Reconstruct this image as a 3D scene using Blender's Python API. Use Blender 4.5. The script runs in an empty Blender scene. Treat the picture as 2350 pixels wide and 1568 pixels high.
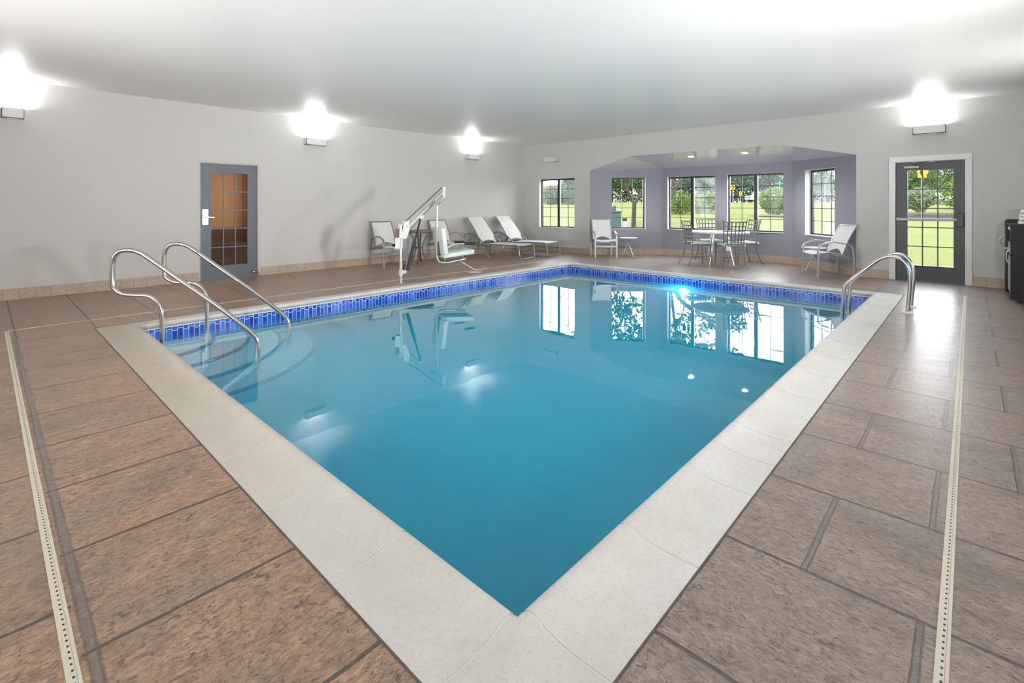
import bpy, bmesh, math, random
from mathutils import Vector, Matrix
random.seed(7)
sc = bpy.context.scene
COL = sc.collection
PI = math.pi
R = math.radians

# ------------------------------------------------------------------ camera
F_PX, HORIZON, CAM_H, YAW = 1131.6, 471.0, 1.34, math.atan((2228 - 1175) / 1131.6)
CA, SA = math.cos(YAW), math.sin(YAW)
cam_d = bpy.data.cameras.new('camera')
cam = bpy.data.objects.new('camera', cam_d); COL.objects.link(cam)
cam.location = (0, 0, CAM_H)
cam.rotation_euler = (PI / 2, 0, YAW - PI / 2)
cam_d.sensor_width = 36; cam_d.lens = F_PX * 36 / 2350
cam_d.shift_y = -(784 - HORIZON) / 2350
cam_d.clip_end = 400; cam_d.clip_start = 0.05
sc.camera = cam

# ------------------------------------------------------------------ world, sun, exposure
W = bpy.data.worlds.new('world'); sc.world = W; W.use_nodes = True
nt = W.node_tree; nt.nodes.clear()
wo = nt.nodes.new('ShaderNodeOutputWorld'); bg = nt.nodes.new('ShaderNodeBackground')
tc = nt.nodes.new('ShaderNodeTexCoord'); sx = nt.nodes.new('ShaderNodeSeparateXYZ'); rp = nt.nodes.new('ShaderNodeValToRGB')
nt.links.new(tc.outputs['Generated'], sx.inputs[0]); nt.links.new(sx.outputs['Z'], rp.inputs[0])
rp.color_ramp.elements[0].position = 0.0; rp.color_ramp.elements[0].color = (1, 1, 1, 1)
rp.color_ramp.elements[1].position = 0.9; rp.color_ramp.elements[1].color = (.72, .85, 1, 1)
nt.links.new(rp.outputs[0], bg.inputs[0]); bg.inputs[1].default_value = 9.0
nt.links.new(bg.outputs[0], wo.inputs[0])
sun_d = bpy.data.lights.new('sun', 'SUN'); sun_d.energy = 7.5; sun_d.angle = R(6); sun_d.color = (1, .97, .9)
sun = bpy.data.objects.new('sun', sun_d); COL.objects.link(sun)
sun.rotation_euler = Vector((-.55, -.3, 1)).to_track_quat('Z', 'Y').to_euler()
sc.view_settings.view_transform = 'Standard'; sc.view_settings.look = 'None'
sc.view_settings.gamma = 1; sc.view_settings.use_curve_mapping = False
sc.view_settings.exposure = 0.30
FILL_W = 108.0  # base watts of the added fill lamps on the unseen walls
SCONCE_W = 10.0        # watts of each lit sconce
cy = sc.cycles
cy.max_bounces = 12; cy.diffuse_bounces = 4; cy.glossy_bounces = 4; cy.transmission_bounces = 6
cy.transparent_max_bounces = 16; cy.volume_bounces = 5
cy.sample_clamp_indirect = 12; cy.blur_glossy = 1.0; cy.caustics_reflective = False; cy.caustics_refractive = False
cy.use_denoising = True
try: cy.denoiser = 'OPENIMAGEDENOISE'
except Exception: pass
cy.use_adaptive_sampling = True; cy.adaptive_threshold = 0.035

# ------------------------------------------------------------------ node helpers
class NB:
    """tiny node builder"""
    def __init__(s, mat): s.t = mat.node_tree; s.n = s.t.nodes; s.l = s.t.links
    def new(s, kind, **kw):
        nd = s.n.new('ShaderNode' + kind)
        for k, v in kw.items(): setattr(nd, k, v)
        return nd
    def put(s, nd, i, v):
        if v is None: return
        if isinstance(v, bpy.types.NodeSocket): s.l.new(v, nd.inputs[i])
        else: nd.inputs[i].default_value = v
    def m(s, op, a, b=None, c=None, clamp=False):
        nd = s.new('Math', operation=op); nd.use_clamp = clamp
        s.put(nd, 0, a); s.put(nd, 1, b); s.put(nd, 2, c); return nd.outputs[0]
    def smooth(s, v, lo, hi):      # 1 below lo, 0 above hi
        nd = s.new('MapRange', interpolation_type='SMOOTHSTEP'); s.put(nd, 0, v)
        nd.inputs[1].default_value = lo; nd.inputs[2].default_value = hi
        nd.inputs[3].default_value = 1; nd.inputs[4].default_value = 0; return nd.outputs[0]
    def rng(s, v, a, b, c, d):
        nd = s.new('MapRange'); s.put(nd, 0, v)
        for i, q in zip((1, 2, 3, 4), (a, b, c, d)): nd.inputs[i].default_value = q
        return nd.outputs[0]
    def mix(s, f, a, b, blend='MIX'):
        nd = s.new('Mix', data_type='RGBA', blend_type=blend)
        s.put(nd, 0, f); s.put(nd, 6, a); s.put(nd, 7, b); return nd.outputs[2]
    def noise(s, vec, scale, detail=3, rough=.55, dist=0):
        nd = s.new('TexNoise'); s.put(nd, 'Vector', vec)
        nd.inputs['Scale'].default_value = scale; nd.inputs['Detail'].default_value = detail
        nd.inputs['Roughness'].default_value = rough; nd.inputs['Distortion'].default_value = dist
        return nd.outputs[0]
    def pos(s): return s.new('NewGeometry').outputs['Position']
    def xyz(s, v):
        nd = s.new('SeparateXYZ'); s.put(nd, 0, v); return nd.outputs
    def vec(s, x, y, z):
        nd = s.new('CombineXYZ'); s.put(nd, 0, x); s.put(nd, 1, y); s.put(nd, 2, z); return nd.outputs[0]
    def bump(s, h, strength, dist):
        nd = s.new('Bump'); s.put(nd, 'Height', h); nd.inputs['Strength'].default_value = strength
        nd.inputs['Distance'].default_value = dist; return nd.outputs[0]
    def ramp(s, f, stops):
        nd = s.new('ValToRGB'); s.put(nd, 0, f); cr = nd.color_ramp
        while len(cr.elements) < len(stops): cr.elements.new(.5)
        for e, (p, c) in zip(cr.elements, stops): e.position = p; e.color = (*c, 1)
        return nd.outputs[0]

def c4(c): return (*c, 1)
def mat(name, col=(.5, .5, .5), rough=.5, metal=0, spec=.5, bump=None, var=0, varscale=6, coat=0, emit=None):
    """principled material with optional noise variation and fine bump"""
    m = bpy.data.materials.new(name); m.use_nodes = True
    b = NB(m); p = m.node_tree.nodes['Principled BSDF']
    p.inputs['Roughness'].default_value = rough; p.inputs['Metallic'].default_value = metal
    p.inputs['Specular IOR Level'].default_value = spec
    p.inputs['Coat Weight'].default_value = coat
    base = c4(col)
    tcn = b.new('TexCoord').outputs['Object']
    f = b.noise(tcn, varscale, 4)
    if var: base = b.mix(f, c4(tuple(x * (1 - var) for x in col)), c4(tuple(min(1, x * (1 + var)) for x in col)))
    b.put(p, 'Base Color', base)
    if bump:
        b.put(p, 'Normal', b.bump(b.noise(tcn, bump[0], 3), bump[1], bump[2]))
    if emit:
        p.inputs['Emission Color'].default_value = c4(emit[0]); p.inputs['Emission Strength'].default_value = emit[1]
    return m

# ------------------------------------------------------------------ materials
def deck_material(name, kind):
    m = bpy.data.materials.new(name); m.use_nodes = True
    b = NB(m); p = m.node_tree.nodes['Principled BSDF']
    P = b.pos(); x, y, z = b.xyz(P)[:3]
    wob = b.m('MULTIPLY', b.m('SUBTRACT', b.noise(P, 7, 2), .5), .016)
    x = b.m('ADD', x, wob); wob2 = b.m('MULTIPLY', b.m('SUBTRACT', b.noise(P, 9, 2), .5), .012); y = b.m('ADD', y, wob2)
    def pp(v, off, pitch): return b.m('PINGPONG', b.m('SUBTRACT', v, off), pitch / 2)
    def par(v, off, pitch): return b.m('FLOORED_MODULO', b.m('FLOOR', b.m('DIVIDE', b.m('SUBTRACT', v, off), pitch)), 2.0)
    if kind == 'right':
        row = pp(x, 2.055, .615); pr = par(x, 2.055, .615)
        off = b.m('ADD', .118, b.m('MULTIPLY', b.m('SUBTRACT', 1.0, pr), .332))
        short = b.m('PINGPONG', b.m('SUBTRACT', y, off), .31)
        thin = b.smooth(row, .003, .009); wide = b.smooth(short, .006, .013)
        idx = b.vec(b.m('FLOOR', b.m('DIVIDE', b.m('SUBTRACT', x, 2.055), .615)), b.m('FLOOR', b.m('DIVIDE', b.m('SUBTRACT', y, off), .62)), 0.0)
    elif kind == 'left':
        right_half = b.m('GREATER_THAN', x, .2)
        o = b.m('ADD', b.m('MULTIPLY', right_half, -.875), 2.2)
        row = b.m('PINGPONG', b.m('SUBTRACT', y, o), .3045)
        thin = b.smooth(row, .003, .009)
        band = b.m('ABSOLUTE', b.m('SUBTRACT', x, .225)); wide = b.smooth(band, .008, .02)
        idx = b.vec(right_half, b.m('FLOOR', b.m('DIVIDE', b.m('SUBTRACT', y, o), .609)), 0.0)
    else:
        row = pp(x, .235, .617); pr = par(x, .235, .617)
        off = b.m('ADD', 7.6, b.m('MULTIPLY', pr, .3)); short = b.m('PINGPONG', b.m('SUBTRACT', y, off), .45)
        thin = b.smooth(row, .003, .010); wide = b.m('MULTIPLY', b.smooth(short, .003, .008), .5)
        idx = b.vec(b.m('FLOOR', b.m('DIVIDE', b.m('SUBTRACT', x, .235), .617)), b.m('FLOOR', b.m('DIVIDE', b.m('SUBTRACT', y, off), .9)), 3.0)
    wn = b.new('TexWhiteNoise', noise_dimensions='3D'); b.put(wn, 0, idx); tile = wn.outputs['Value']
    st = (1.9, 1, 1) if kind == 'right' else ((1, 1.7, 1) if kind == 'left' else (1, 2.0, 1))
    mp = b.new('Mapping'); b.put(mp, 0, P); mp.inputs['Scale'].default_value = st
    V = mp.outputs[0]
    big = b.noise(V, 1.7, 5, .6, .6); mid = b.noise(V, 7, 6, .62, .8); fine = b.noise(V, 34, 5, .65, .4)
    if kind == 'right':
        c = b.ramp(mid, [(.28, (.29, .215, .175)), (.5, (.43, .325, .26)), (.72, (.56, .42, .32))])
        c = b.mix(b.rng(big, .4, .68, 0, .6), c, c4((.36, .31, .275)))
    else:
        c = b.ramp(mid, [(.27, (.31, .19, .125)), (.5, (.56, .335, .21)), (.73, (.70, .455, .31))])
        c = b.mix(b.rng(big, .45, .7, 0, .75), c, c4((.36, .275, .22)))
    if kind == 'far': c = b.mix(.40, c, c4((.58, .41, .29)))
    c = b.mix(b.rng(fine, .38, .60, .5, 0), c, c4((.15, .105, .08)))
    c = b.mix(b.rng(tile, 0, 1, 0, .16), c, c4((.2, .16, .13)))
    stain = b.noise(V, 1.15, 6, .68, .9)
    c = b.mix(b.rng(stain, .52, .70, 0, .35 if kind == 'far' else .62), c, c4((.15, .115, .092) if kind != 'far' else (.115, .078, .052)))
    specks = b.rng(b.noise(V, 60, 3, .7), .68, .74, 0, .5); c = b.mix(specks, c, c4((.6, .52, .45)))
    pits = b.m('MAXIMUM', b.rng(b.noise(V, 15, 5, .75, 1.5), .33, .40, .8, 0), b.rng(b.noise(V, 42, 4, .7, 1.0), .34, .42, .55, 0)); c = b.mix(pits, c, c4((.1, .075, .06)))  # pits also darkened in colour, standing in for shade in the relief
    jn = b.noise(P, 30, 2)
    c = b.mix(b.m('MULTIPLY', wide, b.rng(jn, .3, .6, .65, .95)), c, c4((.215, .185, .165)))
    c = b.mix(b.m('MULTIPLY', thin, .9), c, c4((.09, .072, .062)))
    b.put(p, 'Base Color', c)
    b.put(p, 'Roughness', b.rng(mid, .3, .7, .42, .62))
    p.inputs['Specular IOR Level'].default_value = .45
    h = b.m('ADD', b.m('MULTIPLY', mid, 1.0), b.m('MULTIPLY', fine, .55))
    h = b.m('SUBTRACT', h, b.m('MULTIPLY', pits, .45))
    h = b.m('SUBTRACT', h, b.m('MULTIPLY', b.m('MAXIMUM', thin, b.m('MULTIPLY', wide, .6)), .9))
    b.put(p, 'Normal', b.bump(h, 1.0, .035))
    p.inputs['Coat Weight'].default_value = .6; p.inputs['Coat Roughness'].default_value = .3
    return m

def coping_material():
    m = bpy.data.materials.new('coping_concrete'); m.use_nodes = True
    b = NB(m); p = m.node_tree.nodes['Principled BSDF']; P = b.pos()
    cl = b.noise(P, 2.3, 5, .6)
    c = b.mix(b.rng(cl, .3, .7, 0, 1), c4((.58, .56, .52)), c4((.68, .67, .65)))
    x, y, z = b.xyz(P)[:3]
    old = b.rng(x, 1.0, 1.7, .95, 0); old = b.m('MULTIPLY', old, b.rng(y, 1.4, 4.2, .2, 1))
    c = b.mix(old, c, b.mix(b.noise(P, 9, 5), c4((.36, .31, .235)), c4((.50, .44, .36))))
    for sc_, th, col in ((190, .13, (.22, .19, .17)), (110, .09, (.45, .30, .18)), (280, .19, (.36, .34, .33))):
        v = b.new('TexVoronoi'); b.put(v, 'Vector', P); v.inputs['Scale'].default_value = sc_
        keep = b.m('GREATER_THAN', b.noise(P, 40, 1), .50)
        c = b.mix(b.m('MULTIPLY', b.smooth(v.outputs['Distance'], th, th + .1), b.m('MULTIPLY', keep, .8)), c, c4(col))
    b.put(p, 'Base Color', c); p.inputs['Roughness'].default_value = .55
    b.put(p, 'Normal', b.bump(b.noise(P, 160, 3, .7), .35, .003)); return m

def pooltile_material():
    m = bpy.data.materials.new('pool_tile'); m.use_nodes = True
    b = NB(m); p = m.node_tree.nodes['Principled BSDF']; P = b.pos(); x, y, z = b.xyz(P)[:3]
    N = b.xyz(b.new('NewGeometry').outputs['True Normal'])
    isx = b.m('GREATER_THAN', b.m('ABSOLUTE', N[0]), .5)
    u = b.m('ADD', b.m('MULTIPLY', isx, y), b.m('MULTIPLY', b.m('SUBTRACT', 1.0, isx), x))
    w = .0545
    vert = b.smooth(b.m('PINGPONG', u, w / 2), .0020, .0036)
    wave = b.m('ADD', -.079, b.m('MULTIPLY', b.m('SINE', b.m('MULTIPLY', u, PI / w)), .0145))
    hor = b.smooth(b.m('ABSOLUTE', b.m('SUBTRACT', z, wave)), .0026, .0044)
    g = b.m('MAXIMUM', vert, hor)
    cell = b.vec(b.m('FLOOR', b.m('DIVIDE', u, w)), b.m('GREATER_THAN', z, wave), isx)
    wn = b.new('TexWhiteNoise', noise_dimensions='3D'); b.put(wn, 0, cell)
    n = b.noise(P, 60, 3, .6, .7)
    f = b.m('ADD', b.m('MULTIPLY', n, .9), b.m('MULTIPLY', wn.outputs['Value'], .35))
    c = b.ramp(f, [(.3, (.004, .02, .22)), (.58, (.012, .085, .58)), (.85, (.07, .26, .82))])
    c = b.mix(g, c, c4((.60, .62, .60)))
    b.put(p, 'Base Color', c); b.put(p, 'Roughness', b.rng(g, 0, 1, .12, .6))
    b.put(p, 'Normal', b.bump(b.m('ADD', b.m('MULTIPLY', g, -1.0), b.m('MULTIPLY', n, .3)), .4, .003)); return m

def basetile_material():
    m = bpy.data.materials.new('baseboard_tile'); m.use_nodes = True
    b = NB(m); p = m.node_tree.nodes['Principled BSDF']; tcn = b.new('TexCoord')
    uv = b.xyz(tcn.outputs['UV'])
    g = b.smooth(b.m('PINGPONG', uv[0], .0828), .0014, .003)
    P = b.pos(); n = b.noise(P, 45, 4, .65, .5)
    wn = b.new('TexWhiteNoise', noise_dimensions='1D'); b.put(wn, 'W', b.m('FLOOR', b.m('DIVIDE', uv[0], .1656)))
    c = b.ramp(n, [(.3, (.36, .27, .19)), (.7, (.56, .46, .36))])
    c = b.mix(b.m('MULTIPLY', wn.outputs['Value'], .3), c, c4((.42, .32, .23)))
    c = b.mix(b.m('MULTIPLY', g, .75), c, c4((.22, .16, .12)))
    b.put(p, 'Base Color', c); p.inputs['Roughness'].default_value = .45
    b.put(p, 'Normal', b.bump(b.m('SUBTRACT', n, b.m('MULTIPLY', g, 1.0)), .2, .003)); return m

def drain_material(axis):
    m = bpy.data.materials.new('drain_plastic_' + axis); m.use_nodes = True
    b = NB(m); p = m.node_tree.nodes['Principled BSDF']; tcn = b.new('TexCoord')
    u, v = b.xyz(tcn.outputs['UV'])[:2]
    hole = b.m('MULTIPLY', b.smooth(b.m('PINGPONG', u, .0143), .0042, .0050), b.smooth(b.m('ABSOLUTE', b.m('SUBTRACT', v, .0165)), .0024, .0030))
    line = b.smooth(b.m('ABSOLUTE', b.m('SUBTRACT', v, .0235)), .0006, .0012)
    c = b.mix(b.m('MULTIPLY', line, .5), c4((.60, .56, .46)), c4((.3, .27, .2)))
    c = b.mix(hole, c, c4((.01, .008, .008)))
    b.put(p, 'Base Color', c); p.inputs['Roughness'].default_value = .5
    b.put(p, 'Normal', b.bump(b.m('MULTIPLY', b.m('MAXIMUM', hole, line), -1.0), .6, .003)); return m

def two_sided_ior(b, ior):      # unrefracted sheets: the same Fresnel from either side
    return b.m('ADD', ior, b.m('MULTIPLY', b.new('NewGeometry').outputs['Backfacing'], 1 / ior - ior))
def water_material(surface):
    m = bpy.data.materials.new('pool_water' if surface else 'pool_water_side'); m.use_nodes = True
    b = NB(m); t = m.node_tree; t.nodes.clear()
    out = b.new('OutputMaterial'); tr = b.new('BsdfTransparent')
    if surface:
        fr = b.new('Fresnel'); b.put(fr, 0, two_sided_ior(b, 1.33))
        gl = b.new('BsdfGlossy'); gl.inputs['Roughness'].default_value = .012; gl.inputs['Color'].default_value = (1, 1, 1, 1)
        P = b.pos(); nrm = b.bump(b.noise(P, 2.2, 2), .04, .02); b.put(gl, 'Normal', nrm); b.put(fr, 'Normal', nrm)
        tr.inputs[0].default_value = (.93, .98, 1, 1)
        mx = b.new('MixShader'); b.put(mx, 0, b.m('MULTIPLY', fr.outputs[0], 1.45, clamp=True)); b.put(mx, 1, tr.outputs[0]); b.put(mx, 2, gl.outputs[0])
        t.links.new(mx.outputs[0], out.inputs['Surface'])
    else: t.links.new(tr.outputs[0], out.inputs['Surface'])
    ab = b.new('VolumeAbsorption'); ab.inputs[0].default_value = (.0, .70, .955, 1); ab.inputs['Density'].default_value = 1.25
    sv = b.new('VolumeScatter'); sv.inputs[0].default_value = (.03, .86, 1, 1); sv.inputs['Density'].default_value = 1.4
    ad = b.new('AddShader'); b.put(ad, 0, ab.outputs[0]); b.put(ad, 1, sv.outputs[0])
    t.links.new(ad.outputs[0], out.inputs['Volume'])
    return m

def glass_material(name, tint=(1, 1, 1), fog=0.0, fogpos=False):
    m = bpy.data.materials.new(name); m.use_nodes = True
    b = NB(m); t = m.node_tree; t.nodes.clear(); out = b.new('OutputMaterial')
    tr = b.new('BsdfTransparent'); tr.inputs[0].default_value = c4(tint)
    gl = b.new('BsdfGlossy'); gl.inputs['Roughness'].default_value = .01
    fr = b.new('Fresnel'); b.put(fr, 0, two_sided_ior(b, 1.45))
    mx = b.new('MixShader'); b.put(mx, 0, fr.outputs[0]); b.put(mx, 1, tr.outputs[0]); b.put(mx, 2, gl.outputs[0])
    s = mx.outputs[0]
    if fog:
        tl = b.new('BsdfTranslucent'); tl.inputs[0].default_value = (.8, .86, .85, 1)
        df = b.new('BsdfDiffuse'); df.inputs[0].default_value = (.8, .84, .84, 1)
        m1 = b.new('MixShader'); b.put(m1, 0, .3); b.put(m1, 1, tl.outputs[0]); b.put(m1, 2, df.outputs[0])
        n = b.noise(b.pos(), 2.6, 2, .5, .4)
        m2 = b.new('MixShader'); b.put(m2, 0, b.m('MULTIPLY', b.rng(n, .35, .65, .25, 1), fog)); b.put(m2, 1, s); b.put(m2, 2, m1.outputs[0]); s = m2.outputs[0]
    t.links.new(s, out.inputs['Surface']); return m

def leaf_material(name, dark, light, sc_=1.2):
    m = bpy.data.materials.new(name); m.use_nodes = True
    b = NB(m); t = m.node_tree; t.nodes.clear(); out = b.new('OutputMaterial')
    P = b.pos(); f = b.noise(P, sc_, 3, .7)
    c = b.mix(b.rng(f, .35, .65, 0, 1), c4(dark), c4(light))
    d = b.new('BsdfDiffuse'); tl = b.new('BsdfTranslucent'); b.put(d, 0, c); b.put(tl, 0, c)
    mx = b.new('MixShader'); b.put(mx, 0, .4); b.put(mx, 1, d.outputs[0]); b.put(mx, 2, tl.outputs[0])
    t.links.new(mx.outputs[0], out.inputs['Surface']); return m

def grass_material():
    m = bpy.data.materials.new('lawn_grass'); m.use_nodes = True
    b = NB(m); p = m.node_tree.nodes['Principled BSDF']; P = b.pos()
    a = b.noise(P, .25, 4, .6); f = b.noise(P, 6, 5, .75)
    c = b.mix(b.rng(a, .3, .7, 0, 1), c4((0.0499, 0.0564, 0.0081)), c4((0.0648, 0.0682, 0.0119)))
    c = b.mix(b.rng(f, .3, .7, .5, 0), c, c4((0.0398, 0.0506, 0.0052)))
    b.put(p, 'Base Color', c); p.inputs['Roughness'].default_value = .9; p.inputs['Specular IOR Level'].default_value = .1
    b.put(p, 'Normal', b.bump(f, .6, .05)); return m

def wall_material(name, col, rough=.55, spec=.3):
    m = bpy.data.materials.new(name); m.use_nodes = True
    b = NB(m); p = m.node_tree.nodes['Principled BSDF']; P = b.pos()
    n = b.noise(P, 1.1, 3); c = b.mix(n, c4(tuple(v * .97 for v in col)), c4(tuple(min(1, v * 1.03) for v in col)))
    b.put(p, 'Base Color', c); p.inputs['Roughness'].default_value = rough; p.inputs['Specular IOR Level'].default_value = spec
    b.put(p, 'Normal', b.bump(b.noise(P, 90, 3, .6), .12, .002)); return m

def ceiling_material(name, col, rough, spec):
    m = bpy.data.materials.new(name); m.use_nodes = True
    b = NB(m); p = m.node_tree.nodes['Principled BSDF']; P = b.pos()
    p.inputs['Base Color'].default_value = c4(col); p.inputs['Specular IOR Level'].default_value = spec
    p.inputs['IOR'].default_value = 1.5
    p.inputs['Roughness'].default_value = rough
    return m

def frame_rust_material():
    m = bpy.data.materials.new('door_frame_paint_rusted'); m.use_nodes = True
    b = NB(m); p = m.node_tree.nodes['Principled BSDF']; P = b.pos(); x, y, z = b.xyz(P)[:3]
    n = b.noise(P, 14, 4, .7)
    f = b.m('MULTIPLY', b.m('MULTIPLY', b.smooth(z, .02, .34), b.m('GREATER_THAN', x, 3.56)), b.rng(n, .4, .62, 0, 1))
    c = b.mix(f, c4((.52, .50, .46)), c4((.20, .055, .02)))
    b.put(p, 'Base Color', c); p.inputs['Roughness'].default_value = .5; return m

M = {}
M['deck_right'] = deck_material('deck_stone_taupe', 'right')
M['deck_left'] = deck_material('deck_stone_tan', 'left')
M['deck_far'] = deck_material('deck_stone_brown', 'far')
M['coping'] = coping_material(); M['pooltile'] = pooltile_material(); M['basetile'] = basetile_material()
M['drain'] = drain_material('u')
M['water'] = water_material(True); M['waterside'] = water_material(False)
M['plaster'] = mat('pool_plaster', (.72, .80, .82), .7, var=.06)
M['stepblue'] = mat('step_nosing_tile', (.0, .012, .22), .3, var=.3, varscale=30)
M['grout'] = mat('white_grout', (.62, .61, .59), .8, bump=(90, .3, .002))
M['wall'] = wall_material('wall_paint_warm_grey', (.575, .564, .543))
M['baywall'] = wall_material('wall_paint_violet_grey', (.285, .285, .345), .45, .4)
M['reveal'] = wall_material('window_reveal_daylit', (.74, .74, .74))  # wall paint made whiter, with the incoming daylight put into its colour
M['ceiling'] = ceiling_material('ceiling_semigloss_white', (.77, .768, .76), .34, .5)
M['bayceiling'] = ceiling_material('bay_ceiling_gloss_violet', (.62, .61, .70), .16, .7)
M['glass'] = glass_material('window_glass')
M['fog'] = glass_material('window_glass_misted', fog=.10)
M['fogl'] = glass_material('window_glass_slightly_misted', fog=.045)
M['doorglass'] = glass_material('door_glass', (.92, .90, .86))
M['black'] = mat('black_window_frame', (.018, .019, .020), .35)
M['sill'] = mat('sill_stone', (.62, .60, .57), .35, var=.08, varscale=20)
M['whitetrim'] = mat('white_gloss_trim', (.74, .74, .74), .35)
M['doorgrey'] = mat('door_paint_blue_grey', (.105, .125, .155), .42, bump=(40, .1, .002))
M['doordark'] = mat('door_paint_charcoal', (.040, .044, .048), .4)
M['framepaint'] = frame_rust_material()
M['brass'] = mat('aged_brass', (.42, .32, .18), .35, 1)
M['brushed'] = mat('brushed_steel', (.55, .54, .52), .24, 1, bump=(70, .05, .001))
M['rail'] = mat('polished_rail_steel', (.50, .485, .45), .22, 1)
M['pushbar'] = mat('dull_aluminium', (.20, .20, .20), .4, .8)
M['satin'] = mat('satin_silver', (.72, .73, .74), .3, .9)
M['sconce'] = mat('sconce_white_enamel', (.66, .66, .66), .45)
M['lampwhite'] = mat('downlight_lens', (1, .95, .85), .4, emit=((1, .90, .70), 4))
M['diffuser'] = mat('fill_lamp_diffuser', (.9, .9, .9), .4, emit=((1, .98, .95), 4))  # glowing face of the added fill lamps
M['poollamp'] = mat('pool_light_lens', (1, 1, 1), .3, emit=((.85, .95, 1), 14))
M['chairgrey'] = mat('chair_frame_grey', (.34, .335, .33), .32, .65)
M['chairsilver'] = mat('chair_frame_silver', (.50, .51, .53), .28, .6)
M['sling'] = mat('sling_fabric_offwhite', (.70, .69, .66), .75, bump=(220, .3, .002))
M['slingw'] = mat('sling_fabric_white', (.76, .77, .79), .75, bump=(220, .3, .002))
M['darkmetal'] = mat('bronze_table_metal', (.13, .125, .125), .4, .3)
M['iron'] = mat('wrought_iron_grey', (.17, .19, .205), .42, .5)
M['cushion'] = mat('cushion_white', (.78, .77, .75), .85, bump=(60, .2, .003))
M['tabletop'] = mat('table_top_white', (.80, .80, .80), .18, coat=.3)
M['tag'] = mat('white_tag', (.85, .85, .85), .7)
M['liftsteel'] = mat('lift_steel_weathered', (.58, .56, .50), .33, .8, var=.2, varscale=25)
M['roddark'] = mat('lift_rod_dark_steel', (.20, .19, .17), .35, .8)
M['liftwhite'] = mat('lift_powdercoat_white', (.68, .69, .67), .4, var=.06)
M['liftseat'] = mat('lift_seat_plastic', (.70, .75, .70), .4, var=.05)
M['blackrub'] = mat('black_rubber', (.012, .012, .013), .5)
M['navy'] = mat('actuator_tube_navy', (.006, .012, .026), .5)
M['rusty'] = mat('rusty_bracket', (.17, .12, .085), .6, .4, var=.35, varscale=40)
M['flange'] = mat('cream_flange_plastic', (.75, .72, .64), .4)
M['cab'] = mat('cabinet_blackbrown', (.013, .010, .017), .45, spec=.25, var=.2)
M['cabdark'] = mat('cabinet_black', (.008, .008, .009), .4)
M['cabfront'] = mat('cabinet_stainless_front', (.42, .44, .43), .3, .8)
M['towel'] = mat('white_terry', (.80, .80, .80), .95, bump=(180, .8, .006))
M['corridor'] = mat('corridor_tan_paint', (.46, .29, .17), .6, var=.05)
M['corrfloor'] = mat('corridor_dark_floor', (.085, .055, .04), .35)
M['corrstrip'] = mat('corridor_light_trim', (.70, .50, .32), .6)
M['bark'] = mat('tree_bark', (0.0301, 0.0255, 0.0214), .9, bump=(8.0400, 0.5360, 0.0134), var=.35, spec=.06)
M['leafnear'] = leaf_material('leaves_near_green', (0.0168, 0.0369, 0.0067), (0.0670, 0.1072, 0.0188))
M['leafbush'] = leaf_material('leaves_bright_shrub', (0.0369, 0.0670, 0.0134), (0.1139, 0.1541, 0.0402), 2)
M['leafpale'] = leaf_material('leaves_pale_shrub', (0.0503, 0.0737, 0.0369), (0.1608, 0.1876, 0.1072), 3)
M['leafblue'] = leaf_material('leaves_blue_green', (0.0369, 0.0570, 0.0436), (0.0871, 0.1172, 0.0838), .6)
M['leafmid'] = leaf_material('leaves_mid_green', (0.0235, 0.0469, 0.0168), (0.0737, 0.1106, 0.0369), .5)
M['grass'] = grass_material()
M['joint'] = mat('dark_sealant_joint', (.10, .085, .075), .8, var=.5, varscale=14)
M['mulch'] = mat('dark_mulch', (0.0603, 0.0436, 0.0335), .95, var=.3, varscale=30, spec=.06)
M['stonewall'] = mat('grey_field_stone', (.04, .037, .036), .9, var=.6, varscale=7, bump=(6, 1, .08), spec=.06)
M['signyellow'] = mat('sign_yellow', (0.3350, 0.1608, 0.0067), .5, spec=.06)
M['signblack'] = mat('sign_black', (.015, .015, .015), .5, spec=.06)
M['signgreen'] = mat('sign_green', (0.0100, 0.0871, 0.0469), .5, spec=.06)
M['post'] = mat('galvanised_post', (0.1675, 0.1675, 0.1675), .5, .6, spec=.06)
M['utility'] = mat('utility_green_paint', (0.0268, 0.0482, 0.0415), .5, var=.1, spec=.06)
M['concrete'] = mat('pale_concrete', (0.1675, 0.1642, 0.1575), .8, var=.08, spec=.06)
M['carwhite'] = mat('car_white_paint', (0.2680, 0.2747, 0.2814), .25, coat=.6)
M['carglass'] = mat('car_dark_glass', (.02, .03, .035), .1)
M['store'] = mat('store_white_wall', (0.2412, 0.2311, 0.2379), .7, spec=.06)
M['orange'] = mat('store_orange_band', (0.2680, 0.0804, 0.0201), .6, spec=.06)
M['blue'] = mat('store_blue_band', (0.0469, 0.0603, 0.1474), .6, spec=.06)
M['road'] = mat('grey_asphalt', (.22, .22, .23), .9, var=.15)

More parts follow.
